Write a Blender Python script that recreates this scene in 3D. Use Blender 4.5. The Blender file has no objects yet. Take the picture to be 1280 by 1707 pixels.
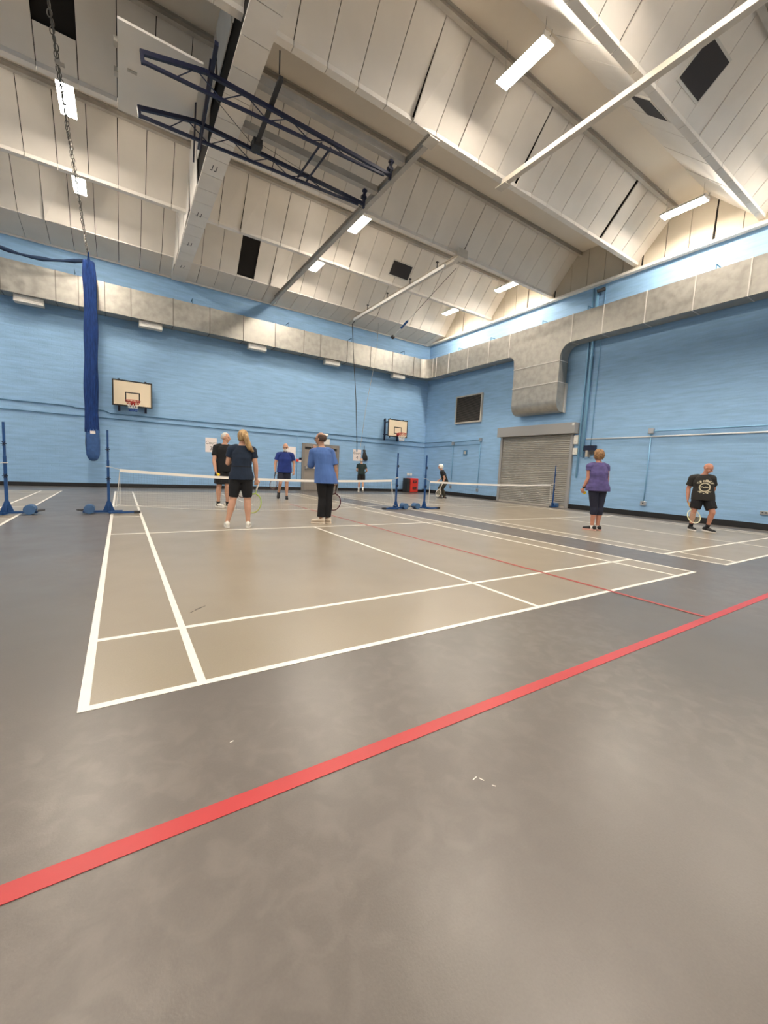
import bpy, bmesh, math, random
from mathutils import Vector, Matrix, noise
random.seed(7)
S = bpy.context.scene
COL = S.collection
PI = math.pi

# ------------------------------------------------------------------ camera, world, exposure
def make_camera():
    f, yaw, pit, rol = 675.0, .5788, -.1009, .0485
    fw = Vector((math.sin(yaw)*math.cos(pit), math.cos(yaw)*math.cos(pit), math.sin(pit)))
    rt = Vector((math.cos(yaw), -math.sin(yaw), 0)); up = rt.cross(fw)
    r2 = rt*math.cos(rol)+up*math.sin(rol); u2 = -rt*math.sin(rol)+up*math.cos(rol)
    cd = bpy.data.cameras.new('camera'); cam = bpy.data.objects.new('camera', cd); COL.objects.link(cam)
    cd.sensor_fit = 'HORIZONTAL'; cd.sensor_width = 36; cd.lens = f/1280*36
    cd.clip_start = .05; cd.clip_end = 200
    m = Matrix((( r2.x, u2.x, -fw.x, .1656), (r2.y, u2.y, -fw.y, -1.9835), (r2.z, u2.z, -fw.z, 1.0552), (0, 0, 0, 1)))
    cam.matrix_world = m
    S.camera = cam
make_camera()
W = bpy.data.worlds.new('world'); S.world = W; W.use_nodes = True
W.node_tree.nodes['Background'].inputs[0].default_value = (.6, .7, .8, 1)
W.node_tree.nodes['Background'].inputs[1].default_value = .05
S.view_settings.view_transform = 'Standard'; S.view_settings.look = 'None'
S.view_settings.gamma = 1; S.view_settings.use_curve_mapping = False
S.view_settings.exposure = 0.62
LAMP_STRENGTH = 142.0
LAMP_COLOR = (1.0, .88, .74)

XW, YW, ZW = 14.147, 15.667, 7.75        # right wall, far wall, height of the wall tops
XL, YN = -11.5, -17.2                    # left wall, near wall

# ------------------------------------------------------------------ materials
def mat(name, col, rough=.5, metal=0, var=0, vscale=8, bump=0, bscale=40, spec=.5, col2=None, rvar=0, stretch=None, coat=0):
    m = bpy.data.materials.new(name); m.use_nodes = True
    nt = m.node_tree; N = nt.nodes; L = nt.links; b = N['Principled BSDF']
    b.inputs['Base Color'].default_value = (*col, 1); b.inputs['Roughness'].default_value = rough
    b.inputs['Metallic'].default_value = metal; b.inputs['Specular IOR Level'].default_value = spec
    b.inputs['Coat Weight'].default_value = coat; b.inputs['Coat Roughness'].default_value = .2
    tc = N.new('ShaderNodeTexCoord'); src = tc.outputs['Object']
    if stretch:
        mp = N.new('ShaderNodeMapping'); mp.inputs['Scale'].default_value = stretch
        L.new(src, mp.inputs['Vector']); src = mp.outputs['Vector']
    if var or col2:
        n = N.new('ShaderNodeTexNoise'); n.inputs['Scale'].default_value = vscale; n.inputs['Detail'].default_value = 6
        L.new(src, n.inputs['Vector'])
        r = N.new('ShaderNodeValToRGB')
        c2 = col2 if col2 else tuple(max(0, c*(1-var)) for c in col)
        r.color_ramp.elements[0].position = .35; r.color_ramp.elements[1].position = .65
        r.color_ramp.elements[0].color = (*c2, 1); r.color_ramp.elements[1].color = (*col, 1)
        L.new(n.outputs['Fac'], r.inputs['Fac']); L.new(r.outputs['Color'], b.inputs['Base Color'])
        if rvar:
            mr = N.new('ShaderNodeMapRange'); mr.inputs['From Min'].default_value = .35; mr.inputs['From Max'].default_value = .65
            mr.inputs['To Min'].default_value = rough-rvar; mr.inputs['To Max'].default_value = rough+rvar
            L.new(n.outputs['Fac'], mr.inputs['Value']); L.new(mr.outputs['Result'], b.inputs['Roughness'])
    if bump:
        n2 = N.new('ShaderNodeTexNoise'); n2.inputs['Scale'].default_value = bscale; n2.inputs['Detail'].default_value = 4
        L.new(src, n2.inputs['Vector'])
        bp = N.new('ShaderNodeBump'); bp.inputs['Strength'].default_value = bump; bp.inputs['Distance'].default_value = .01
        L.new(n2.outputs['Fac'], bp.inputs['Height']); L.new(bp.outputs['Normal'], b.inputs['Normal'])
    return m

def brick_paint(name, col, axis):
    m = bpy.data.materials.new(name); m.use_nodes = True
    nt = m.node_tree; N = nt.nodes; L = nt.links; b = N['Principled BSDF']
    b.inputs['Roughness'].default_value = .62; b.inputs['Specular IOR Level'].default_value = .3
    tc = N.new('ShaderNodeTexCoord'); sx = N.new('ShaderNodeSeparateXYZ'); cb = N.new('ShaderNodeCombineXYZ')
    L.new(tc.outputs['Object'], sx.inputs[0]); L.new(sx.outputs[axis], cb.inputs[0]); L.new(sx.outputs[2], cb.inputs[1])
    br = N.new('ShaderNodeTexBrick'); L.new(cb.outputs[0], br.inputs['Vector'])
    br.inputs['Scale'].default_value = 1; br.inputs['Brick Width'].default_value = .225; br.inputs['Row Height'].default_value = .075
    br.inputs['Mortar Size'].default_value = .008; br.inputs['Mortar Smooth'].default_value = .4
    br.inputs['Color1'].default_value = (1, 1, 1, 1); br.inputs['Color2'].default_value = (.72, .72, .72, 1); br.inputs['Mortar'].default_value = (0, 0, 0, 1)
    mp = N.new('ShaderNodeMapping'); mp.inputs['Scale'].default_value = (1.2, 9, 1); L.new(cb.outputs[0], mp.inputs['Vector'])
    n = N.new('ShaderNodeTexNoise'); n.inputs['Scale'].default_value = 1.2; n.inputs['Detail'].default_value = 8; L.new(mp.outputs[0], n.inputs['Vector'])
    r = N.new('ShaderNodeValToRGB'); r.color_ramp.elements[0].position = .3; r.color_ramp.elements[1].position = .7
    r.color_ramp.elements[0].color = (*[c*.86 for c in col], 1); r.color_ramp.elements[1].color = (*[min(1, c*1.06) for c in col], 1)
    L.new(n.outputs['Fac'], r.inputs['Fac'])
    mx = N.new('ShaderNodeMix'); mx.data_type = 'RGBA'; mx.blend_type = 'MULTIPLY'; mx.inputs['Factor'].default_value = .035
    L.new(r.outputs['Color'], mx.inputs['A']); L.new(br.outputs['Color'], mx.inputs['B']); L.new(mx.outputs['Result'], b.inputs['Base Color'])
    bp = N.new('ShaderNodeBump'); bp.inputs['Strength'].default_value = .3; bp.inputs['Distance'].default_value = .006
    ad = N.new('ShaderNodeMath'); ad.operation = 'ADD'; L.new(br.outputs['Color'], ad.inputs[0]); L.new(n.outputs['Fac'], ad.inputs[1])
    L.new(ad.outputs[0], bp.inputs['Height']); L.new(bp.outputs['Normal'], b.inputs['Normal'])
    return m

def floor_mat(name, c1, c2, rough, scuff_sheen=.5):
    m = bpy.data.materials.new(name); m.use_nodes = True
    nt = m.node_tree; N = nt.nodes; L = nt.links; b = N['Principled BSDF']
    tc = N.new('ShaderNodeTexCoord'); O = tc.outputs['Object']
    def nz(s, d, dist=0):
        n = N.new('ShaderNodeTexNoise'); n.inputs['Scale'].default_value = s; n.inputs['Detail'].default_value = d
        n.inputs['Distortion'].default_value = dist; L.new(O, n.inputs['Vector']); return n
    a = nz(.6, 3, 0); r = N.new('ShaderNodeValToRGB')
    r.color_ramp.elements[0].position = .35; r.color_ramp.elements[1].position = .68
    r.color_ramp.elements[0].color = (*c1, 1); r.color_ramp.elements[1].color = (*c2, 1); L.new(a.outputs['Fac'], r.inputs['Fac'])
    g = nz(160, 3); mx = N.new('ShaderNodeMix'); mx.data_type = 'RGBA'; mx.blend_type = 'OVERLAY'; mx.inputs['Factor'].default_value = .10
    L.new(r.outputs['Color'], mx.inputs['A']); L.new(g.outputs['Fac'], mx.inputs['B'])
    p1 = nz(.55, 2); p2 = nz(11, 9, .6)
    def mrange(src, a0, a1, t0, t1):
        k = N.new('ShaderNodeMapRange'); k.interpolation_type = 'SMOOTHSTEP'; k.inputs['From Min'].default_value = a0; k.inputs['From Max'].default_value = a1
        k.inputs['To Min'].default_value = t0; k.inputs['To Max'].default_value = t1; L.new(src, k.inputs['Value']); return k.outputs['Result']
    ml = N.new('ShaderNodeMath'); ml.operation = 'MULTIPLY'; L.new(mrange(p1.outputs['Fac'], .42, .68, .02, scuff_sheen), ml.inputs[0]); L.new(mrange(p2.outputs['Fac'], .38, .72, 0, 1), ml.inputs[1])
    m2 = N.new('ShaderNodeMix'); m2.data_type = 'RGBA'; L.new(ml.outputs[0], m2.inputs['Factor']); L.new(mx.outputs['Result'], m2.inputs['A']); m2.inputs['B'].default_value = (*[min(1, c*1.55) for c in c2], 1)  # lamp reflections painted into the floor colour as lighter brushed patches
    L.new((m2 if scuff_sheen else mx).outputs['Result'], b.inputs['Base Color'])
    q = nz(2.2, 4, 0); mr = N.new('ShaderNodeMapRange'); mr.inputs['From Min'].default_value = .15; mr.inputs['From Max'].default_value = .85
    mr.inputs['To Min'].default_value = rough-.04; mr.inputs['To Max'].default_value = rough+.06
    L.new(q.outputs['Fac'], mr.inputs['Value']); L.new(mr.outputs['Result'], b.inputs['Roughness'])
    b.inputs['Specular IOR Level'].default_value = .5
    bp = N.new('ShaderNodeBump'); bp.inputs['Strength'].default_value = .06; bp.inputs['Distance'].default_value = .004
    L.new(g.outputs['Fac'], bp.inputs['Height']); L.new(bp.outputs['Normal'], b.inputs['Normal'])
    return m

def emit(name, col, st):
    m = bpy.data.materials.new(name); m.use_nodes = True; b = m.node_tree.nodes['Principled BSDF']
    b.inputs['Base Color'].default_value = (.9, .9, .9, 1)
    b.inputs['Emission Color'].default_value = (*col, 1); b.inputs['Emission Strength'].default_value = st
    return m

def graphic_tee_mat():
    m = mat('charcoal_tee', (.022, .021, .02), .9, bump=.4, bscale=14)
    nt = m.node_tree; N = nt.nodes; L = nt.links; b = N['Principled BSDF']
    tc = N.new('ShaderNodeTexCoord'); s = N.new('ShaderNodeSeparateXYZ'); L.new(tc.outputs['Object'], s.inputs[0])
    def M(op, a, bb=None, cc=None):
        n = N.new('ShaderNodeMath'); n.operation = op
        for i, v in enumerate((a, bb, cc)):
            if v is None: continue
            if isinstance(v, (int, float)): n.inputs[i].default_value = v
            else: L.new(v, n.inputs[i])
        return n.outputs[0]
    dx = M('SUBTRACT', s.outputs[0], .0); dz = M('SUBTRACT', s.outputs[2], 1.035)
    rr = M('SQRT', M('ADD', M('MULTIPLY', dx, dx), M('MULTIPLY', dz, dz)))
    ring = M('COMPARE', rr, .095, .013)
    nz = N.new('ShaderNodeTexVoronoi'); nz.inputs['Scale'].default_value = 34; L.new(tc.outputs['Object'], nz.inputs['Vector'])
    blob = M('LESS_THAN', nz.outputs['Distance'], .62)
    arc = M('MULTIPLY', M('MULTIPLY', M('COMPARE', rr, .155, .026), M('GREATER_THAN', dz, .085)), blob)
    low = M('MULTIPLY', M('MULTIPLY', M('COMPARE', rr, .135, .02), M('LESS_THAN', dz, -.085)), blob)
    mid = M('MULTIPLY', M('MULTIPLY', M('COMPARE', dz, .005, .018), M('LESS_THAN', rr, .065)), M('LESS_THAN', nz.outputs['Distance'], .5))
    tot = M('MINIMUM', M('ADD', M('ADD', ring, arc), M('ADD', low, mid)), 1)
    gn = N.new('ShaderNodeNewGeometry'); front = M('LESS_THAN', s.outputs[1], -.02)
    fac = M('MULTIPLY', tot, front)
    mx = N.new('ShaderNodeMix'); mx.data_type = 'RGBA'; L.new(fac, mx.inputs['Factor'])
    mx.inputs['A'].default_value = (.022, .021, .02, 1); mx.inputs['B'].default_value = (.55, .5, .36, 1)
    L.new(mx.outputs['Result'], b.inputs['Base Color'])
    return m

BLUE = (.275, .465, .70)
M_ = dict(
    floor=floor_mat('grey_sports_floor', (.116, .104, .094), (.140, .126, .114), .31, .42),
    court=floor_mat('beige_court_floor', (.262, .226, .172), (.300, .260, .200), .30, 0),
    white_line=mat('white_line_paint', (.80, .77, .70), .42, var=.06, vscale=9),
    red_line=mat('red_line_paint', (.46, .04, .045), .4, var=.12, vscale=3),
    thin_red=mat('dull_red_line_paint', (.36, .055, .045), .4),
    wall_f=brick_paint('blue_brick_far', BLUE, 0), wall_r=brick_paint('blue_brick_right', BLUE, 1),
    black=mat('black_skirting', (.008, .008, .009), .5),
    panel=mat('cream_ceiling_board', (.80, .755, .69), .75, var=.07, vscale=1.3, bump=.15, bscale=3),
    ridge=mat('ridge_lining', (.74, .67, .57), .8, var=.05, vscale=1),
    void=mat('dark_roof_void', (.012, .010, .009), .95), deck=mat('roof_deck', (.10, .085, .075), .95),
    wboard=mat('white_boxing_board', (.82, .78, .72), .7, var=.06, vscale=2),
    gsteel=mat('grey_steel', (.46, .43, .38), .5, var=.15, vscale=4), csteel=mat('cream_steel', (.66, .60, .51), .5, var=.08, vscale=5),
    dark=mat('dark_grey', (.03, .03, .033), .6), grille=mat('charcoal_vent_face', (.035, .032, .034), .85),
    galv=mat('galvanised_sheet', (.43, .415, .375), .42, .55, var=.22, vscale=5, rvar=.08, bump=.12, bscale=2.2),
    galv_seam=mat('galvanised_flange', (.66, .64, .60), .4, .3), galv_dark=mat('galvanised_joint', (.16, .15, .135), .6, .3), gable=mat('cream_gable_board', (.56, .50, .40), .75, var=.06, vscale=2),
    vent=mat('cream_vent', (.62, .6, .55), .6),
    navy=mat('navy_steel', (.005, .009, .038), .4, var=.2, vscale=10), blue_post=mat('blue_post_paint', (.012, .065, .21), .38, var=.2, vscale=12),
    blue_dull=mat('blue_weight_paint', (.055, .13, .27), .5, var=.15, vscale=15),
    net_blue=mat('blue_divider_netting', (.012, .055, .24), .95, var=.5, vscale=60, bump=.8, bscale=90, stretch=(1, 1, .08)),
    bag_blue=mat('blue_canvas', (.04, .11, .30), .8, var=.2, vscale=10, bump=.5, bscale=12),
    plywood=mat('cream_backboard', (.80, .68, .50), .5, var=.05, vscale=2), white_bd=mat('white_backboard', (.74, .71, .66), .5, var=.03, vscale=2),
    rim=mat('red_rim', (.42, .03, .02), .4), white_net=mat('white_cord', (.75, .73, .7), .8), blue_cord=mat('blue_cord', (.02, .07, .3), .8),
    paper=mat('white_paper', (.80, .73, .71), .6), ink=mat('black_ink', (.02, .02, .02), .6),
    door=mat('taupe_door', (.265, .235, .205), .5, var=.05, vscale=3), door_fr=mat('grey_door_frame', (.21, .195, .18), .5),
    shutter=mat('grey_shutter_lath', (.40, .385, .35), .42, .35, var=.08, vscale=6), header=mat('grey_shutter_header', (.34, .335, .325), .5, .2),
    bluepipe=mat('blue_painted_pipe', (.20, .42, .63), .4), bluecond=mat('blue_painted_conduit', (.075, .19, .32), .45), wcond=mat('white_conduit', (.72, .74, .75), .4),
    steelbox=mat('brushed_steel', (.5, .5, .5), .3, .8), red=mat('red_cabinet', (.62, .035, .02), .45), white_pl=mat('white_plastic', (.72, .71, .66), .4),
    tape=mat('white_net_tape', (.82, .78, .72), .75), cord=mat('off_white_cord', (.6, .58, .54), .8), mesh=mat('grey_net_thread', (.07, .066, .06), .9),
    lamp_body=mat('white_lamp_housing', (.75, .73, .7), .4), lamp=emit('lamp_diffuser', LAMP_COLOR, LAMP_STRENGTH),
    sign_glow=emit('sign_glow', (.8, 1, .85), 1.0), chain=mat('chain_steel', (.13, .12, .105), .45, .6),
    skin=mat('skin_light', (.60, .33, .22), .5, var=.12, vscale=12), skin_red=mat('skin_ruddy', (.52, .24, .16), .5, var=.15, vscale=12),
    skin_tan=mat('skin_tan', (.42, .23, .15), .5, var=.12, vscale=12),
    blonde=mat('blonde_hair', (.55, .37, .17), .55, col2=(.26, .15, .06), vscale=28, bump=1, bscale=70, stretch=(1, 1, .25)),
    grey_hair=mat('white_grey_hair', (.62, .59, .54), .7, var=.2, vscale=30, bump=.8, bscale=60), brown_hair=mat('brown_hair', (.07, .035, .02), .6, var=.4, vscale=30, bump=.8, bscale=60),
    ginger=mat('ginger_brown_hair', (.36, .20, .085), .65, col2=(.14, .07, .03), vscale=30, bump=1, bscale=45), white_hair=mat('white_hair', (.82, .80, .74), .7, var=.1, vscale=30, bump=.8, bscale=60),
    c_navy=mat('navy_jersey', (.010, .021, .045), .9, bump=.5, bscale=10, var=.3, vscale=6), c_black=mat('black_cotton', (.007, .007, .009), .9, bump=.5, bscale=12),
    c_royal=mat('royal_blue_polo', (.012, .035, .21), .85, bump=.5, bscale=10, var=.25, vscale=6), c_mid=mat('mid_blue_cotton', (.075, .16, .42), .9, bump=.9, bscale=7, var=.25, vscale=8, stretch=(1, 1, .4)),
    c_green=mat('dark_green_cotton', (.012, .026, .026), .9, bump=.5, bscale=12), c_purple=mat('purple_jersey', (.105, .085, .24), .9, bump=.7, bscale=9, var=.3, vscale=9, stretch=(1, 1, 2)),
    c_dknavy=mat('dark_navy_lycra', (.008, .010, .028), .75, bump=.4, bscale=10), c_olive=mat('dark_olive_trousers', (.035, .032, .022), .9, bump=.5, bscale=12), c_tee=graphic_tee_mat(),
    shoe_w=mat('white_shoe', (.72, .69, .62), .55), shoe_c=mat('cream_shoe', (.66, .56, .44), .6), shoe_k=mat('black_shoe', (.012, .012, .014), .6), sole_w=mat('white_sole', (.7, .67, .62), .6),
    sole_p=mat('pink_sole', (.62, .36, .30), .6), sock_w=mat('white_sock', (.7, .68, .65), .9), sock_k=mat('black_sock', (.012, .012, .013), .9),
    lime=mat('lime_frame', (.30, .52, .10), .35, col2=(.55, .58, .16), vscale=3), rk_dark=mat('dark_red_frame', (.09, .02, .03), .35), rk_white=mat('white_yellow_frame', (.75, .74, .35), .35, col2=(.75, .75, .7), vscale=5),
    string=mat('racket_string', (.62, .58, .45), .6), grip_w=mat('white_grip', (.78, .72, .66), .7), grip_k=mat('black_grip', (.02, .02, .02), .7), grip_y=mat('orange_grip', (.75, .45, .15), .7),
    ball=mat('yellow_foam_ball', (.85, .60, .02), .8), lens=mat('dark_lens', (.03, .03, .035), .15), eye=mat('eye_white', (.6, .55, .5), .3), lip=mat('lip', (.38, .15, .12), .5),
)

# ------------------------------------------------------------------ geometry helpers
class MB:
    def __init__(s): s.bm = bmesh.new()
    def hexa(s, P):                      # 8 corner points: bottom four then top four
        v = [s.bm.verts.new(p) for p in P]
        for f in ((0, 3, 2, 1), (4, 5, 6, 7), (0, 1, 5, 4), (1, 2, 6, 5), (2, 3, 7, 6), (3, 0, 4, 7)): s.bm.faces.new([v[i] for i in f])
        return s
    def box(s, x0, x1, y0, y1, z0, z1):
        return s.hexa([(x0, y0, z0), (x1, y0, z0), (x1, y1, z0), (x0, y1, z0), (x0, y0, z1), (x1, y0, z1), (x1, y1, z1), (x0, y1, z1)])
    def bar(s, a, b, w, h=None, up=(0, 0, 1)):  # rectangular bar from a to b
        a = Vector(a); b = Vector(b); d = (b-a).normalized(); h = h or w
        u = Vector(up)
        if abs(d.dot(u)) > .95: u = Vector((1, 0, 0))
        x = d.cross(u).normalized(); y = x.cross(d).normalized()
        P = []
        for c in (a, b):
            for i, j in ((-1, -1), (1, -1), (1, 1), (-1, 1)): P.append(c+x*(i*w/2)+y*(j*h/2))
        return s.hexa(P)
    def ring_loft(s, rings, cap=True, closed=False):
        vs = [[s.bm.verts.new(p) for p in r] for r in rings]; n = len(vs[0])
        m = len(vs) if closed else len(vs)-1
        for i in range(m):
            A, B = vs[i], vs[(i+1) % len(vs)]
            for k in range(n): s.bm.faces.new((A[k], A[(k+1) % n], B[(k+1) % n], B[k]))
        if cap and not closed:
            s.bm.faces.new(vs[0][::-1]); s.bm.faces.new(vs[-1])
        return s
    def tube(s, pts, r, n=8, cap=True, closed=False):
        pts = [Vector(p) for p in pts]; rs = r if isinstance(r, (list, tuple)) else [r]*len(pts)
        rings = []; ref = None
        for i, p in enumerate(pts):
            if closed: d = (pts[(i+1) % len(pts)]-pts[i-1]).normalized()
            else: d = (pts[min(i+1, len(pts)-1)]-pts[max(i-1, 0)]).normalized()
            if ref is None: ref = Vector((0, 0, 1)) if abs(d.z) < .9 else Vector((1, 0, 0))
            x = d.cross(ref).normalized(); y = x.cross(d).normalized(); ref = y
            rings.append([p+(x*math.cos(2*PI*k/n)+y*math.sin(2*PI*k/n))*rs[i] for k in range(n)])
        return s.ring_loft(rings, cap, closed)
    def sph(s, c, r, n=12, sc=(1, 1, 1), rot=None):
        c = Vector(c); rings = []
        h = max(4, n//2)
        top = None
        allv = []
        for i in range(1, h):
            t = PI*i/h; ring = []
            for k in range(n):
                v = Vector((math.sin(t)*math.cos(2*PI*k/n)*sc[0], math.sin(t)*math.sin(2*PI*k/n)*sc[1], -math.cos(t)*sc[2]))*r
                if rot: v = rot @ v
                ring.append(s.bm.verts.new(c+v))
            allv.append(ring)
        a = Vector((0, 0, -r*sc[2])); b = Vector((0, 0, r*sc[2]))
        if rot: a = rot @ a; b = rot @ b
        va = s.bm.verts.new(c+a); vb = s.bm.verts.new(c+b)
        for i in range(len(allv)-1):
            for k in range(n): s.bm.faces.new((allv[i][k], allv[i][(k+1) % n], allv[i+1][(k+1) % n], allv[i+1][k]))
        for k in range(n):
            s.bm.faces.new((va, allv[0][(k+1) % n], allv[0][k])); s.bm.faces.new((vb, allv[-1][k], allv[-1][(k+1) % n]))
        return s
    def prism(s, poly, axis, a, b):      # extrude a 2D polygon along an axis between a and b
        def P(u, v, w): return {0: (w, u, v), 1: (u, w, v), 2: (u, v, w)}[axis]
        A = [s.bm.verts.new(P(u, v, a)) for u, v in poly]; B = [s.bm.verts.new(P(u, v, b)) for u, v in poly]; n = len(poly)
        s.bm.faces.new(A); s.bm.faces.new(B[::-1])
        for k in range(n): s.bm.faces.new((A[k], B[k], B[(k+1) % n], A[(k+1) % n]))
        return s
    def build(s, name, m, parent=None, smooth=False, loc=None, bevel=0, remesh=0, autosm=False):
        bmesh.ops.recalc_face_normals(s.bm, faces=s.bm.faces)
        me = bpy.data.meshes.new(name); s.bm.to_mesh(me); s.bm.free()
        o = bpy.data.objects.new(name, me); COL.objects.link(o)
        if remesh:
            md = o.modifiers.new('r', 'REMESH'); md.mode = 'VOXEL'; md.voxel_size = remesh; md.use_smooth_shade = True
            sm = o.modifiers.new('s', 'SMOOTH'); sm.factor = .5; sm.iterations = 4
            dg = bpy.context.evaluated_depsgraph_get(); me2 = bpy.data.meshes.new_from_object(o.evaluated_get(dg))
            o.modifiers.clear(); o.data = me2; me2.name = name; smooth = True; me = me2
        me.materials.clear(); me.materials.append(m)
        if smooth: me.polygons.foreach_set('use_smooth', [True]*len(me.polygons))
        if autosm:
            me.polygons.foreach_set('use_smooth', [True]*len(me.polygons)); me.set_sharp_from_angle(angle=.6)
        if bevel:
            bv = o.modifiers.new('bevel', 'BEVEL'); bv.width = bevel; bv.segments = 2; bv.limit_method = 'ANGLE'
        if parent is not None: o.parent = parent
        if loc is not None: o.location = loc
        return o
def tag(o, label, cat, group=None):
    o['label'] = label; o['category'] = cat
    if group: o['group'] = group
    return o
def thing(name, label, cat, loc=(0, 0, 0), rz=0, group=None):
    o = bpy.data.objects.new(name, None); COL.objects.link(o); o.location = loc; o.rotation_euler = (0, 0, rz); o.empty_display_size = .1
    return tag(o, label, cat, group)
def struct(o, label=None):
    o['kind'] = 'structure'
    if label: o['label'] = label
    return o
def copy_tree(o, parent=None):
    c = o.copy(); COL.objects.link(c); c.parent = parent
    for ch in list(o.children): copy_tree(ch, c)
    return c
def text_mesh(txt, size, m, name, parent, loc, rot, extrude=.001):
    cu = bpy.data.curves.new('t', 'FONT'); cu.body = txt; cu.size = size; cu.extrude = extrude; cu.align_x = 'CENTER'; cu.align_y = 'CENTER'
    t = bpy.data.objects.new('t', cu); COL.objects.link(t)
    dg = bpy.context.evaluated_depsgraph_get(); me = bpy.data.meshes.new_from_object(t.evaluated_get(dg)); bpy.data.objects.remove(t)
    me.name = name; me.materials.clear(); me.materials.append(m)
    o = bpy.data.objects.new(name, me); COL.objects.link(o); o.parent = parent; o.location = loc; o.rotation_euler = rot
    return o

# ================================================================== FLOOR AND LINES
fl = struct(MB().box(XL, XW, YN, YW, -.2, 0).build('floor', M_['floor']), 'grey vinyl sports floor with painted court markings')
COURTS = [(-7.4, -1.3), (0, 6.1), (7.09, 13.19)]
for (a, b) in COURTS:
    MB().box(a, b, .0, 13.4, 0, .0012).build('court_surface', M_['court'], fl)
    L = MB(); t0, t1 = .0012, .0028
    def vl(x, y0, y1): L.box(x, x+.04, y0, y1, t0, t1)
    def hl(y, w=.04): L.box(a+.04, b-.04, y, y+w, t0, t1)
    vl(a, 0, 13.4); vl(b-.04, 0, 13.4)
    segs = [(.04, .76), (.80, 4.68), (4.72, 8.68), (8.72, 12.60), (12.64, 13.36)]
    for (p, q) in segs: vl(a+.46, p, q); vl(b-.50, p, q)
    hl(0); hl(.76); hl(4.68); hl(8.68); hl(12.60); hl(13.36)
    for (p, q) in ((.04, .76), (.80, 4.68), (8.72, 12.60), (12.64, 13.36)): vl((a+b)/2-.02, p, q)
    L.box(a+.04, a+.46, 6.68, 6.72, t0, t1).box(b-.46, b-.04, 6.68, 6.72, t0, t1)
    L.build('court_lines', M_['white_line'], fl)
MB().box(XL+.3, XW-.3, -.81, -.75, .0012, .0024).build('centre_line', M_['red_line'], fl)
m = MB()
for (x, y, a, l, w) in ((.56, 1.04, .75, .16, .004), (.60, 1.09, .7, .07, .003)): m.bar((x, y, .0016), (x+l*math.cos(a), y+l*math.sin(a), .0016), w, .0008)
m.build('dark_scuff', M_['dark'], fl)
for (x, y, a, l) in ((1.18, -1.08, .2, .022), (1.205, -1.085, -1.2, .018), (1.22, -1.13, -.9, .012), (.50, -.48, .3, .014)): MB().bar((x, y, .0008), (x+l*math.cos(a), y+l*math.sin(a), .0008), .003, .0012).build('paint_fleck', M_['white_line'], fl)
MB().box(4.12, 4.165, -.75, 9.0, .003, .0036).build('red_line', M_['thin_red'], fl)

# ================================================================== WALLS
struct(MB().box(XL, XW+.3, YW, YW+.3, 0, 9.6).build('wall_far', M_['wall_f']), 'far wall of blue painted brick')
struct(MB().box(XW, XW+.3, YN, YW, 0, 9.6).build('wall_right', M_['wall_r']), 'right wall of blue painted brick')
struct(MB().box(XL-.3, XL, YN, YW, 0, 9.6).build('wall_left', M_['wall_r']), 'left wall of blue painted brick')
struct(MB().box(XL-.3, XW+.3, YN-.3, YN, 0, 9.6).build('wall_near', M_['wall_f']), 'near wall of blue painted brick')
def boards(name, segs, axis, at, sgn, h):
    m = MB()
    for (p, q) in segs:
        if axis == 0: m.box(p, q, min(at, at+sgn*.02), max(at, at+sgn*.02), 0, h)
        else: m.box(min(at, at+sgn*.02), max(at, at+sgn*.02), p, q, 0, h)
    struct(m.build(name, M_['black']))
boards('baseboard_far', [(XL, 7.08), (8.94, XW)], 0, YW, -1, .135)
boards('baseboard_right', [(YN, 6.93), (10.2, YW-.02)], 1, XW, -1, .17)
boards('baseboard_left', [(YN, YW-.02)], 1, XL, 1, .15)
boards('baseboard_near', [(XL, XW)], 0, YN, 1, .15)

# ================================================================== CEILING: folded bays
PITCH = 3.06; VAL = [14.5-PITCH*k for k in range(11)]
ZV, ZR = 8.0, 9.16; NS, FS = 1.02, 1.22       # valley and ridge height, run of the two slopes
PW = .612; X0 = -1.615
xs = [X0+PW*k for k in range(-17, 28)]
holes = [(8.38, 'n', -1.01, -.40, .38, .95), (14.5, 'n', 3.74, 4.40, .03, .97)]    # open gaps where a board is missing
wide = {(5.32, 11.85): .10, (5.32, 8.15): .03, (5.32, 12.45): .02, (11.46, 4.5): .012}
sag = {(5.32, 5.2): .09, (5.32, 8.3): .06, (11.46, 3.7): .07, (14.5, -1.4): .08, (11.46, 7.4): .05, (14.5, 5.3): .06}
pan = MB(); rnd = random.Random(3)
def slab(xa, xb, A, B, ta, tb, off, th=.03, twist=0):
    # board on the slope from A=(y,z) (valley) to B=(y,z) (ridge), between fractions ta and tb
    d = Vector((0, B[0]-A[0], B[1]-A[1])); n = Vector((0, -(d.z), d.y)).normalized()
    if n.z > 0: n = -n                          # n points down into the hall
    P = []
    for o_ in (off, off-th):
        for x, t, tw in ((xa, ta, twist), (xb, ta, 0), (xb, tb, 0), (xa, tb, 0)):
            P.append(Vector((x, A[0], A[1]))+d*t+n*(o_+tw))
    pan.hexa([P[4], P[5], P[6], P[7], P[0], P[1], P[2], P[3]])
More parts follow.
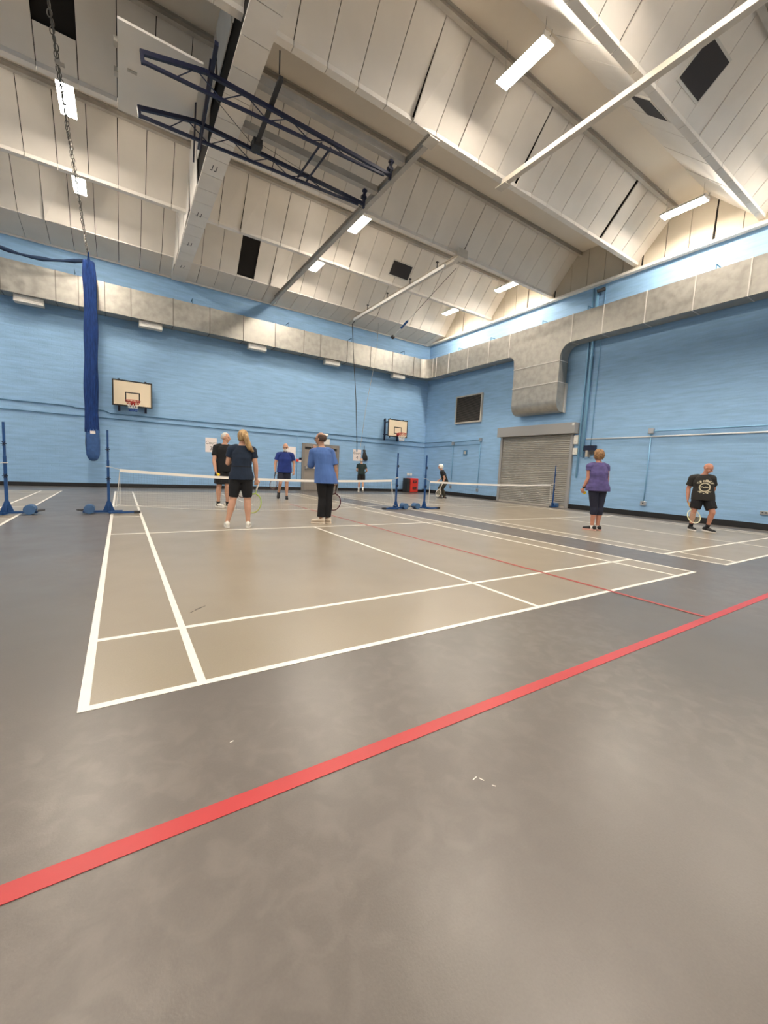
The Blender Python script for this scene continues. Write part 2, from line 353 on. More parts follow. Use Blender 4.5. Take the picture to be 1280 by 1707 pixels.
for v in VAL:
    far = (v+FS if v < 14 else YW, ZR if v < 14 else ZW+.02)
    for side in ('n', 'f'):
        A = (v-.02, ZV) if side == 'n' else (v+.02, ZV); B = (v-NS, ZR) if side == 'n' else far
        for xa in xs:
            xb = min(xa+PW, XW-.03)
            if xb-xa < .05: continue
            g = .0075; ga = g; gb = g
            for (vv, xx), w in wide.items():
                if side == 'n' and abs(vv-v) < .1 and abs(xx-xa) < .3: ga = w
            skip = None
            for h in holes:
                if abs(h[0]-v) < .1 and h[1] == side and abs((h[2]+h[3])/2-(xa+xb)/2) < .31: skip = h
            off = rnd.uniform(-.005, .005); tw = 0
            if rnd.random() < .10: tw = rnd.uniform(.01, .035)
            for (vv, xx), w in sag.items():
                if side == 'n' and abs(vv-v) < .1 and abs(xx-(xa+xb)/2) < .31: tw = w
            if skip:
                if skip[4] > .1: slab(xa+g, xb-g, A, B, .01, skip[4], off)
            else: slab(xa+ga, xb-gb, A, B, .01, .99, off, twist=tw)
ce = struct(pan.build('ceiling', M_['panel']), 'folded ceiling of cream insulation boards with dark joints')
rg = MB()
for k, v in enumerate(VAL):
    y0 = v+FS-.03; y1 = VAL[k-1]-NS+.03 if k else None
    if k: rg.box(XL, XW-.02, y0, y1, ZR+.005, ZR+.03)
rg.build('ridge_lining', M_['ridge'], ce)
MB().box(XL, XW, YN, YW, 9.62, 9.7).build('roof_deck', M_['deck'], ce)
# dark void backing behind the boards, one fold at a time
vo = MB()
for v in VAL:
    vo.hexa([(XL, v-.02, ZV+.10), (XW, v-.02, ZV+.10), (XW, v-NS, ZR+.10), (XL, v-NS, ZR+.10), (XL, v-.02, ZV+.13), (XW, v-.02, ZV+.13), (XW, v-NS, ZR+.13), (XL, v-NS, ZR+.13)])
    fy, fz = (v+FS, ZR) if v < 14 else (YW, ZW+.02)
    vo.hexa([(XL, v+.02, ZV+.10), (XW, v+.02, ZV+.10), (XW, fy, fz+.10), (XL, fy, fz+.10), (XL, v+.02, ZV+.13), (XW, v+.02, ZV+.13), (XW, fy, fz+.13), (XL, fy, fz+.13)])
vo.build('void_lining', M_['void'], ce)
n_trim = [0]
def trim(mb, m, label=None, **k):
    n_trim[0] += 1
    return struct(mb.build('trim_%d' % n_trim[0], m, **k), label)
for v in VAL:                                   # valley boxing, jointed every 1.2 m, and ridge steel
    m = MB(); x = X0-PW*16
    while x < XW-.1:
        x2 = min(x+PW, XW-.03)
        w = .07 if v < 14 else .03
        m.box(x+.005, x2-.005, v-w, v+w, ZV-.035 if v < 14 else ZV-.015, ZV+.05); x = x2
    trim(m, M_['wboard'], 'white boxing strip along a ceiling fold', bevel=.004)
    if v < 15:
        y = v-NS-.02
        m = MB().box(XL, XW-.03, y-.10, y+.0, ZR-.13, ZR-.115).box(XL, XW-.03, y-.055, y-.045, ZR-.115, ZR).box(XL, XW-.03, y-.10, y, ZR-.012, ZR)
        trim(m, M_['gsteel'], 'grey steel purlin along a ceiling ridge')
# right gable boards, soffit shelf, top-of-wall trim
m = MB(); y = YW-.02; rnd = random.Random(5)
while y > YN+.1:
    y2 = max(y-.62, YN); g = rnd.choice([.015, .02, .03, .07])
    m.hexa([(XW-.03, y2+g, ZW+.1), (XW-.001, y2+g, ZW+.1), (XW-.001, y, ZW+.1), (XW-.03, y, ZW+.1), (XW-.03, y2+g*.3, 9.4), (XW-.001, y2+g*.3, 9.4), (XW-.001, y-.002, 9.4), (XW-.03, y-.002, 9.4)]); y = y2
gb = trim(m, M_['gable'], 'cream gable boards above the right wall')
MB().box(XW-.0008, XW, YN, YW, ZW+.1, 9.4).build('gap_backing', M_['void'], gb)
m = MB(); y = YW
while y > YN+.1:
    y2 = max(y-2.4, YN); m.box(XW-.16, XW-.0, y2+.006, y, ZW+.02, ZW+.10); y = y2
trim(m, M_['wboard'], 'cream ledge along the top of the right wall')
trim(MB().box(XL, XW-.16, YW-.05, YW, ZW-.02, ZW+.03), M_['wboard'], 'cream edge strip along the top of the far wall')

# ================================================================== BEAMS
bb = thing('boxed_beam', 'broad white boxed-in roof beam with small dark strap marks, crossing above the blue frame', 'beam', (2.05, 5, 7.7))
def rel(o): return Vector((-2.05, -5, -7.7))
m = MB(); y = YW-.02
while y > YN+.2:
    y2 = max(y-.61, YN+.01); m.box(1.83-2.05, 2.29-2.05, y2+.014-5, y-5, 0, .03)
    m.box(2.265-2.05, 2.29-2.05, y2+.004-5, y-5, .03, 1.5); y = y2
m.build('casing', M_['wboard'], bb)
m = MB(); y = YW-.02; rnd = random.Random(9)
while y > YN+.2:
    y2 = max(y-1.22, YN+.01); g = rnd.uniform(.01, .05)
    zb_ = .62 if 4.2 < y < 9.6 else .05
    m.hexa([(-.22-g, y2-5+.01, zb_), (-.20-g, y2-5+.01, zb_), (-.20-g*.2, y-5-.02, zb_), (-.22-g*.2, y-5-.02, zb_), (-.26, y2-5+.01, 1.5), (-.24, y2-5+.01, 1.5), (-.24, y-5-.05, 1.5), (-.26, y-5-.05, 1.5)]); y = y2
m.build('side_board', M_['wboard'], bb)
MB().box(-.19, .2, YN-5+.02, YW-5-.03, .035, 1.45).build('steel_core', M_['void'], bb)
m = MB()
for yy in (8.65, 10.75, 12.55, 14.3):
    for dx in (-.035, .05):
        m.box(dx-.008, dx+.008, yy-5-.11, yy-5+.09, -.003, 0); m.box(dx-.035, dx+.008, yy-5+.06, yy-5+.09, -.003, 0)
m.build('strap_marks', M_['dark'], bb)

def tie(name, x, y0, y1, z, w, h, m, label, solid=False):
    t = thing(name, label, 'beam', (x, y0, z))
    d = y1-y0; lo, hi = sorted((0, d))
    if solid:
        MB().box(-w/2, w/2, lo, hi, 0, h).build('steel_section', m, t, bevel=.006); return t
    MB().box(-w/2, w/2, lo, hi, -.0, .012).box(-w/2, w/2, lo, hi, h-.012, h).box(-.006, .006, lo, hi, .012, h-.012).build('steel_section', m, t)
    return t
t1 = tie('tie_beam', 5.55, 5.2, YW-.03, 7.74, .12, .16, M_['gsteel'], 'dark grey steel tie beam running from the blue frame down to the far wall')
MB().box(-.12, .12, -.15, .12, -.02, .0).build('end_bracket', M_['csteel'], t1)
t2 = tie('tie_beam', 9.2, 8.2, YW-.03, 7.78, .14, .15, M_['csteel'], 'pale steel tie beam with curtain rail underneath, nearest the far corner')
MB().box(-.20, -.13, .5, 6.6, -.08, .0).box(-.20, -.19, .5, 6.6, -.11, -.08).box(-.14, -.13, .5, 6.6, -.11, -.08).build('curtain_rail', M_['lamp_body'], t2)
for yy in (.9, 2.4, 3.9, 5.4):
    MB().box(-.17, -.155, yy, yy+.03, 0, .22).box(-.20, -.12, yy-.02, yy+.05, .2, .22).build('rail_hanger', M_['dark'], t2)
MB().box(-.16, .16, -.16, .1, -.015, .0).box(-.2, .2, -.14, -.11, 0, .25).build('end_bracket', M_['csteel'], t2)
t3 = tie('tie_beam', 7.72, 5.2, -9.6, 7.77, .13, .11, M_['csteel'], 'long cream steel tie beam crossing the upper right of the ceiling', True)
MB().box(-.1, .1, -.14, .14, -.02, 0).build('end_bracket', M_['csteel'], t3)

# ================================================================== CEILING LIGHTS
def make_lamp():
    t = thing('ceiling_light', '', 'light')
    # tray with sloping sides
    MB().hexa([(-.175, -.60, .010), (.175, -.60, .010), (.175, .60, .010), (-.175, .60, .010), (-.06, -.60, .125), (.06, -.60, .125), (.06, .60, .125), (-.06, .60, .125)]).build('housing', M_['lamp_body'], t, bevel=.006)
    MB().hexa([(-.155, -.585, -.006), (.155, -.585, -.006), (.155, .585, -.006), (-.155, .585, -.006), (-.16, -.585, .012), (.16, -.585, .012), (.16, .585, .012), (-.16, .585, .012)]).build('diffuser', M_['lamp'], t)
    for y in (-.605, .605): MB().box(-.165, .165, y-.012, y+.012, -.004, .08).build('end_cap', M_['lamp_body'], t)
    for y in (-.66, .66): MB().tube([(0, y-.0, .12), (0, y, .06), (0, y*.93, .05)], .012, 6).build('hook', M_['gsteel'], t)
    for y in (-.5, .5): MB().tube([(0, y, .11), (0, y, .72)], .005, 6).build('suspension_rod', M_['gsteel'], t)
    return t
LP = {(-.665, 9.56): 'ceiling light behind the curtain rings, nearer of the pair at far left',
      (-.665, 12.69): 'small ceiling light behind the curtain rings above the far wall',
      (6.34, 3.60): 'largest bright ceiling light, upper right near the long cream tie beam',
      (6.34, 9.56): 'ceiling light beside the dark grey tie beam, just right of the blue frame end',
      (6.34, 12.69): 'small ceiling light at the dark grey tie beam, near the far wall',
      (12.92, 3.60): 'long ceiling light close to the right gable boards',
      (12.92, 9.56): 'ceiling light by the gable boards right of the pale beam end',
      (12.92, 12.69): 'smallest ceiling light, by the gable boards nearest the far corner'}
proto = None
for x in (-7.6, -.665, 6.34, 12.92):
    for y in (12.69, 9.56, 3.60, .55, -5.3, -8.4, -14.5):  # lamps not listed in LP are unseen, added as fill light
        o = make_lamp() if proto is None else copy_tree(proto)
        proto = proto or o
        o.location = (x, y, 8.42); o.scale = (.86, .86, 1)
        o['label'] = LP.get((x, y), 'unseen white ceiling light outside the picture, added for fill over the hall floor'); o['category'] = 'light'; o['group'] = 'ceiling lights of the hall' if (x, y) in LP else 'fill lights added outside the picture'

# dark vent panels on the ceiling folds
def ceil_vent(v, side, xa, xb, ta, tb, skew, label):
    t = thing('ceiling_vent', label, 'vent', ((xa+xb)/2, v, ZV), group='dark vent panels on the ceiling')
    A = Vector((0, 0, 0)); d = Vector((0, -NS, ZR-ZV)) if side == 'n' else Vector((0, FS, ZR-ZV))
    n = Vector((0, -d.z, d.y)).normalized(); n = -n if n.z > 0 else n
    w = (xb-xa)/2
    def frame(a, b, c0, c1, m_, name, f0, f1):
        P = []
        for o_ in (f1, f0):
            for x, tt in ((-w+a, ta+c0), (w-a, ta+c0), (w-a+skew, tb-c0), (-w+a+skew, tb-c0)): P.append(Vector((x, 0, 0))+d*tt+n*o_)
        MB().hexa(P).build(name, m_, t)
    frame(0, 0, 0, 0, M_['vent'], 'frame', .0, .03); frame(.03, 0, .03, 0, M_['grille'], 'louvre', .02, .036)
ceil_vent(11.46, 'n', 8.48, 9.36, .19, .55, .0, 'square charcoal vent panel in the ceiling left of the pale tie beam')
ceil_vent(2.27, 'n', 8.56, 9.40, .2, .64, .12, 'large dark diamond-looking vent panel at the upper right of the ceiling')
ceil_vent(2.27, 'f', 8.50, 9.30, .12, .50, 0, 'narrow-looking dark vent panel under the long cream tie beam')

# ================================================================== AIR DUCT
du = thing('air_duct', 'galvanised rectangular air duct running along the far and right walls', 'duct', (XW-.6, YW-.6, 5.9))
D0 = Vector((XW-.6, YW-.6, 5.9))
zb, zt = .0, .93
fx = [-9.5, -8.2, -6.9, -5.6, -4.2, -2.77, -1.47, -.92+.03, -.22+.03, .55, 1.84, 3.07, 4.30, 5.57, 6.81, 7.58, 8.89, 10.13, 11.38, 12.67, 13.1]
for a, b in zip(fx[:-1], fx[1:]):
    MB().box(a-D0.x, b-D0.x, 0, .5, zb, zt).build('duct_section', M_['galv'], du)
for a in fx: MB().box(a-D0.x-.009, a-D0.x+.009, -.016, .5, zb-.014, zt+.014).build('seam_flange', M_['galv_dark'], du)
# corner elbow
rings = []
for k in range(9):
    t = k/8*PI/2; cx, cy = 13.1-D0.x, -.45
    def pt(r): return (cx+r*math.sin(t), cy+r*math.cos(t))
    a = pt(.45); b = pt(.95)
    rings.append([(a[0], a[1], zb), (b[0], b[1], zb), (b[0], b[1], zt), (a[0], a[1], zt)])
MB().ring_loft(rings).build('corner_elbow', M_['galv'], du, autosm=True)
ry = [14.62, 14.35, 13.43, 12.13, 10.87, 9.75, 7.0, 5.91, 4.61, 3.36, 2.17, 1.0, -.2, -1.4, -2.6, -3.8, -5.0]
for a, b in zip(ry[:-1], ry[1:]):
    if a == 9.75: continue
    MB().box(0, .5, b-D0.y, a-D0.y, zb, zt).build('duct_section', M_['galv'], du)
for a in ry: MB().box(-.014, .5, a-D0.y-.012, a-D0.y+.012, zb-.014, zt+.014).build('seam_flange', M_['galv_seam'], du)
# drop with filleted shoulders
def yd(y): return y-D0.y
poly = [(yd(9.75), zt), (yd(9.75), zb)]
for k in range(7):
    t = k/6*PI/2; poly.append((yd(9.75)-.3*1.0*math.sin(t)-.0, zb-.28*(1-math.cos(t))))
poly += [(yd(9.42), -.55), (yd(7.38), -.55)]
for k in range(7):
    t = k/6*PI/2; poly.append((yd(7.38)-.42*(1-math.cos(t)), -.42+.42*math.sin(t)))
poly += [(yd(7.0), zb), (yd(7.0), zt)]
clean = []
for p in poly:
    if not clean or (abs(p[0]-clean[-1][0])+abs(p[1]-clean[-1][1])) > .002: clean.append(p)
MB().prism(clean, 0, 0, .5).build('branch_section', M_['galv'], du, autosm=True)
MB().box(0, .5, yd(7.38), yd(9.42), -1.30, -.56).build('drop_section', M_['galv'], du)
prof = [(.5, -1.31), (0, -1.31), (0, -1.95)]
for k in range(1, 9):
    t = k/8*PI/2; prof.append((.34-.34*math.cos(t), -1.95-.40*math.sin(t)))
prof.append((.5, -2.35))
mb = MB(); A = [mb.bm.verts.new((u, yd(7.38), v)) for u, v in prof]; B = [mb.bm.verts.new((u, yd(9.42), v)) for u, v in prof]
mb.bm.faces.new(A); mb.bm.faces.new(B[::-1])
for k in range(len(prof)): mb.bm.faces.new((A[k], B[k], B[(k+1) % len(prof)], A[(k+1) % len(prof)]))
mb.build('drop_bend', M_['galv'], du, autosm=True)
for z in (-.555, -1.305): MB().box(-.014, .5, yd(7.38)-.014, yd(9.42)+.014, z-.012, z+.012).build('seam_flange', M_['galv_seam'], du)
MB().box(.46, .58, yd(7.38)-.03, yd(7.38)-.0, -2.36, -1.3).build('edge_flange', M_['galv_seam'], du)
for x in (-2.15, 1.14, 4.9, 8.26, 11.9, -5.9):
    o = MB().box(x-.36-D0.x, x+.36-D0.x, .12, .38, -.2, -.001).build('outlet_grille', M_['vent'], du)
    mm = MB()
    for k in range(4): mm.box(x-.33-D0.x, x+.33-D0.x, .112, .12, -.185+k*.045, -.165+k*.045)
    mm.build('slat', M_['lamp_body'], o)
for x in (-4.5, -1.0, 2.5, 6.2, 9.2, 12.2): MB().box(x-D0.x-.01, x-D0.x+.01, .2, .22, zt, zt+.25).box(x-D0.x-.01, x-D0.x+.01, .2, .58, zt+.23, zt+.25).build('hanger_bracket', M_['bluecond'], du)
for y in (13.0, 11.0, 8.4, 6.6, 3.0, 1.5): MB().box(.2, .22, yd(y)-.01, yd(y)+.01, zt, zt+.22).box(.2, .58, yd(y)-.01, yd(y)+.01, zt+.2, zt+.22).build('hanger_bracket', M_['bluecond'], du)

# ================================================================== WALL PIPES AND CONDUITS
def pipe(pts, r, m, label, name='conduit', cat='pipe', clips=None, group=None):
    o = thing(name, label, cat, pts[0], group=group); p0 = Vector(pts[0])
    MB().tube([Vector(p)-p0 for p in pts], r, 8).build('tube', m, o, smooth=True)
    return o
yf = YW-.03
pipe([(XL+.1, yf, 2.74), (-1.2, yf, 2.74), (-1.1, yf, 2.70), (-.3, yf, 2.70), (-.1, yf, 2.62), (6.3, yf, 2.66), (13.9, yf, 2.68), (XW-.04, yf, 2.68)], .017, M_['bluecond'], 'upper blue painted conduit along the far wall, just above the lower one')
pipe([(XL+.1, yf, 2.44), (6.8, yf, 2.44), (XW-.04, yf, 2.44)], .015, M_['bluecond'], 'lower blue painted conduit along the far wall')
o = pipe([(6.86, yf, 2.42), (6.86, yf, .48)], .012, M_['bluepipe'], 'vertical blue conduit on the far wall just left of the exit door')
xr = XW-.03
pipe([(xr, YW-.05, 2.68), (xr, 13.5, 2.68), (xr, 13.45, 2.64), (xr, 11.5, 2.70), (xr, 11.5, 2.68)], .016, M_['bluecond'], 'upper blue conduit on the right wall left of the shutter')
pipe([(xr, YW-.05, 2.44), (xr, 11.55, 2.50)], .013, M_['bluecond'], 'lower blue conduit on the right wall left of the shutter')
for y, zt_, zb_, lb in ((13.35, 2.5, .5, 'blue conduit drop with a socket on the right wall, nearer the far corner'), (11.52, 2.62, .45, 'blue conduit drop with a socket on the right wall, nearer the shutter'), (4.31, 2.62, .5, 'blue conduit drop with a socket on the right wall, between the two people there')):
    o = pipe([(xr, y, zt_), (xr, y, zb_)], .017, M_['bluepipe'], lb)
    MB().box(-.05, .03, -.08, .08, -.0, .16).build('junction_box', M_['steelbox'], o, bevel=.01)
    w = .10 if y > 5 else .16
    q = MB().box(-.04, .03, -w/2, w/2, zb_-zt_-.14, zb_-zt_).build('socket', M_['steelbox'], o, bevel=.006)
    MB().box(-.046, -.04, -.02, .02, zb_-zt_-.09, zb_-zt_-.05).build('switch', M_['dark'], q)
s = thing('wall_socket', 'double socket low on the right wall at the picture edge', 'socket', (XW-.02, 1.40, .45))
MB().box(-.03, .02, -.09, .09, -.05, .05).build('plate', M_['steelbox'], s, bevel=.006); MB().box(-.036, -.03, -.05, -.02, -.01, .02).box(-.036, -.03, .02, .05, -.01, .02).build('rocker', M_['dark'], s)
pipe([(xr, 6.42, 2.53), (xr, YN+.1, 2.53)], .022, M_['wcond'], 'white conduit running along the right wall behind the players')
pipe([(xr, 4.31, 2.62), (xr, 4.2, 2.70), (xr, YN+.1, 2.70)], .016, M_['bluepipe'], 'blue conduit just above the white one on the right wall')
pp = pipe([(XW-.07, 6.50, 7.7), (XW-.07, 6.50, 1.9), ], .055, M_['bluepipe'], 'thick blue painted pipe running up the right wall beside the shutter', 'wall_pipe')
pipe([(XW-.05, 6.66, 7.7), (XW-.05, 6.66, 1.15)], .03, M_['bluepipe'], 'thinner blue pipe beside the thick one near the shutter', 'wall_pipe')
pipe([(xr, 6.24, 7.7), (xr, 6.24, 2.3)], .012, M_['bluepipe'], 'thin blue conduit right of the two wall pipes')
for z0, z1, y, lb in ((2.36, 2.68, 6.78, 'upper white control box beside the shutter'), (1.98, 2.22, 6.78, 'lower white control box beside the shutter')):
    b_ = thing('control_box', lb, 'box', (XW-.05, y, z0), group='control boxes by the shutter')
    MB().box(-.06, .05, -.08, .08, 0, z1-z0).build('case', M_['white_pl'], b_, bevel=.008); MB().box(-.066, -.06, -.03, .03, .06, .1).build('button_panel', M_['vent'], b_)
b_ = thing('wall_phone_station', 'dark blue wall unit behind the woman in the purple top', 'box', (XW-.1, 6.22, 2.0))
MB().box(-.05, .1, -.2, .2, .1, .30).build('hood', M_['navy'], b_, bevel=.01); MB().box(-.10, .02, -.2, -.06, -.02, .12).build('handset', M_['dark'], b_, bevel=.01); MB().box(-.08, .08, .02, .1, -.1, .12).build('bracket', M_['gsteel'], b_)
b_ = thing('wall_camera', 'small dark camera under the ledge of the right wall', 'camera', (XW-.02, 6.3, 7.5))
MB().box(-.10, .02, -.04, .04, .05, .12).build('arm', M_['dark'], b_); MB().tube([(-.22, .12, .0), (-.08, -.08, .06)], .055, 12).build('housing', M_['dark'], b_, smooth=False)
b_ = thing('wall_plaque', 'small grey sounder plate on the right wall between the two conduit drops', 'plate', (XW-.01, 12.48, 2.12))
MB().box(-.03, .01, -.13, .13, -.12, .13).build('plate', M_['bluecond'], b_, bevel=.01); MB().box(-.04, -.03, -.07, .07, -.06, .07).build('speaker_face', M_['gsteel'], b_)

# wall vent
v = thing('wall_vent', 'large dark louvred vent high on the right wall above the white-haired player', 'vent', (XW, 12.42, 3.54))
MB().box(-.06, 0, -.84, .84, 0, 1.27).build('backing', M_['dark'], v)
m = MB().box(-.10, -.0, -.86, -.80, -.02, 1.29).box(-.10, 0, .80, .86, -.02, 1.29).box(-.10, 0, -.80, .80, -.02, .05).box(-.10, 0, -.80, .80, 1.23, 1.29)
m.build('frame', M_['gsteel'], v)
m = MB()
for k in range(26): m.bar((-.085, -.8, .07+k*.045), (-.085, .8, .07+k*.045), .035, .006, (-.5, 0, 1))
m.build('louvres', mat('bronze_louvre', (.17, .15, .125), .55, .1), v)

# ================================================================== ROLLER SHUTTER
sh = struct(thing('door_2', 'grey roller shutter door in the right wall', 'shutter', (XW, 8.6, 0))); del sh['category']
m = MB(); n = 38; prof = []
for k in range(n):
    z = k*2.74/n; dz = 2.74/n
    prof += [(-.03, z), (-.048, z+dz*.25), (-.052, z+dz*.5), (-.048, z+dz*.75), (-.03, z+dz*.97)]
vs = [[m.bm.verts.new((x, y, z)) for x, z in prof] for y in (-1.58, 1.56)]
for k in range(len(prof)-1): m.bm.faces.new((vs[0][k], vs[0][k+1], vs[1][k+1], vs[1][k]))
m.build('shutter_curtain', M_['shutter'], sh)
for y in (-1.66, 1.62): MB().box(-.10, 0, y-.055, y+.055, 0, 2.74).build('guide_rail', M_['header'], sh, bevel=.004)
MB().box(-.30, 0, -1.86, 1.72, 2.74, 3.13).build('header_box', M_['header'], sh, bevel=.008)
MB().box(-.31, -.30, -1.84, -1.76, 3.02, 3.1).build('label_plate', M_['white_pl'], sh)
MB().box(-.07, -.02, -1.58, 1.56, 0, .07).build('bottom_bar', M_['gsteel'], sh)

# ================================================================== EXIT DOOR AND WALL SIGNS
dr = struct(thing('door_1', 'taupe double exit door in the far wall with push bars', 'door', (8.01, YW, 0))); del dr['category']
MB().box(-.93, -.80, -.07, 0, 0, 2.14).box(.80, .93, -.07, 0, 0, 2.14).box(-.80, .80, -.07, 0, 1.98, 2.14).build('frame', M_['door_fr'], dr, bevel=.004)
MB().box(-.80, .80, -.012, 0, 1.82, 1.98).build('transom_recess', M_['dark'], dr)
for a, b in ((-.80, -.005), (.005, .80)):
    lf = MB().box(a, b, -.045, 0, .01, 1.86).build('door_leaf', M_['door'], dr, bevel=.003)
    MB().tube([(a+.05, -.10, 1.03), (b-.05, -.10, 1.03)], .02, 8).box(a+.03, a+.09, -.12, -.045, .98, 1.10).box(b-.09, b-.03, -.12, -.045, .98, 1.10).build('push_bar', M_['steelbox'], lf)
e = thing('exit_light', 'white emergency light over the exit door', 'light', (8.12, YW-.01, 2.45))
MB().tube([(-.17, -.09, .12), (.17, -.09, .12)], .075, 12).box(-.17, .17, -.08, .0, .05, .19).build('bulkhead', M_['lamp_body'], e); 
e = thing('exit_sign', 'small white sign box hung below the emergency light', 'sign', (8.28, YW-.01, 2.15))
MB().box(-.15, .15, -.06, .01, 0, .26).build('sign_box', M_['white_pl'], e, bevel=.005)
def sign(x, z, w, h, lines, label, name='court_sign', grp='paper court signs'):
    s_ = thing(name, label, 'sign', (x, YW-.004, z), group=grp)
    MB().box(-w/2, w/2, -.004, .0, 0, h).build('sheet', M_['paper'], s_)
    for txt, sz, dz in lines: text_mesh(txt, sz, M_['ink'], 'lettering', s_, (0, -.0055, dz), (PI/2, 0, 0))
sign(3.24, 1.47, .43, .57, (('Court', .17, .37), ('3', .22, .15)), 'white paper sign reading Court 3 on the far wall')
sign(9.95, 1.49, .45, .55, (('Court', .17, .37), ('4', .22, .15)), 'white paper sign reading Court 4 on the far wall')
sign(6.60, 1.45, .38, .48, (), 'blank-looking white notice behind the man in the royal blue polo', 'notice', 'notices on the far wall')
s_ = thing('fire_notice', 'small blue and white notice with red call point left of the exit door', 'sign', (6.98, YW-.004, 1.27))
MB().box(-.02, .13, -.004, 0, .10, .2).build('blue_panel', M_['navy'], s_); MB().box(-.09, .13, -.006, 0, 0, .09).build('white_panel', M_['paper'], s_); MB().box(-.17, -.05, -.05, 0, .02, .13).build('call_point', M_['red'], s_, bevel=.006)
s_ = thing('wall_socket', 'pair of white sockets on the far wall above the red cabinet', 'socket', (13.25, YW-.01, .93))
MB().box(-.20, -.04, -.02, .01, -.06, .08).box(.0, .12, -.02, .01, -.06, .08).build('plate', M_['white_pl'], s_, bevel=.004); MB().box(-.14, -.10, -.024, -.02, 0, .03).box(.04, .08, -.024, -.02, 0, .03).build('rocker', M_['vent'], s_)

# red cabinet near the corner
c = thing('red_cabinet', 'red cabinet with two dark slots standing near the far corner', 'cabinet', (13.05, 15.0, 0))
MB().box(-.22, .28, 0, .42, .02, .75).build('body', M_['red'], c, bevel=.015)
for z in (.50, .17):
    h_ = MB().box(-.08, .17, -.004, .01, z, z+.14).build('slot', M_['ink'], c); MB().box(-.02, .11, -.012, -.004, z+.05, z+.09).build('handle', M_['rim'], h_)
MB().box(-.42, -.23, .03, .42, 0, .74).build('side_panel', M_['ink'], c, bevel=.01)
MB().box(-.40, .26, .04, .40, 0, .02).build('plinth', M_['dark'], c)

# ================================================================== BASKETBALL GOALS ON THE FAR WALL
def goal(x, y, z, w, h, label, arm):
    g = thing('basketball_goal', label, 'basketball goal', (x, y, z), group='basketball goals on the far wall')
    d = YW-y
    MB().box(-w/2+.03, w/2-.03, 0, .03, .03, h-.03).build('backboard', M_['plywood'], g)
    b_ = .045
    MB().box(-w/2, w/2, -.004, .034, 0, b_).box(-w/2, w/2, -.004, .034, h-b_, h).box(-w/2, -w/2+b_, -.004, .034, b_, h-b_).box(w/2-b_, w/2, -.004, .034, b_, h-b_).build('border', M_['ink'], g)
    i0, i1 = .16, .50
    MB().box(-.23, .23, -.003, 0, i0, i0+.04).box(-.23, .23, -.003, 0, i1-.04, i1).box(-.23, -.19, -.003, 0, i0+.04, i1-.04).box(.19, .23, -.003, 0, i0+.04, i1-.04).build('target_square', M_['ink'], g)
    for sx in (-.40, .40):
        xs_ = sx*w/1.2-(0 if not arm else .06)
        u = MB().box(xs_-.035, xs_+.035, d-.11, d-.055, -.17, h+.06).box(xs_-.03, xs_+.03, d-.06, d-.004, h-.05, h+.02).box(xs_-.03, xs_+.03, d-.06, d-.004, .1, .15).build('wall_upright', M_['navy'], g)
        MB().bar((xs_, .03, h*.85), (xs_, d-.05, h*.85), .04).bar((xs_, .03, h*.12), (xs_, d-.05, h*.12), .04).build('bracket_arm', M_['navy'], u)
        MB().box(xs_-.03, xs_+.03, .031, .06, -.05, h+.03).build('board_upright', M_['navy'], g)
    R_ = .225
    ring = [(R_*math.cos(t*PI/12), -.15-R_+R_*math.sin(t*PI/12), .17) for t in range(24)]
    rm = MB().tube(ring, .012, 8, closed=True).build('rim', M_['rim'], g, smooth=True)
    MB().box(-.07, .07, -.16, -.005, .12, .17).box(-.07, .07, -.02, -.004, .05, .19).build('rim_plate', M_['rim'], rm)
    def cords(z0, z1, r0, r1, m_, nm, nn=12):
        k = MB()
        for i in range(nn):
            for sgn in (1, -1):
                a0 = 2*PI*i/nn; a1 = a0+sgn*2*PI/nn
                k.tube([(r0*math.cos(a0), -.15-R_+r0*math.sin(a0), z0), (r1*math.cos(a1), -.15-R_+r1*math.sin(a1), z1)], .006, 5)
        k.build(nm, m_, rm)
    cords(.165, .04, R_, .17, M_['rim'], 'net_top'); cords(.04, -.10, .17, .13, M_['white_net'], 'net_middle'); cords(-.10, -.20, .13, .12, M_['blue_cord'] if not arm else M_['white_net'], 'net_bottom')
    return g
goal(.565, YW-.30, 2.90, 1.22, .90, 'wall basketball goal right of the hanging blue curtain', False)
goal(11.90, YW-.60, 2.78, 1.18, .86, 'wall basketball goal on long brackets near the far corner', True)

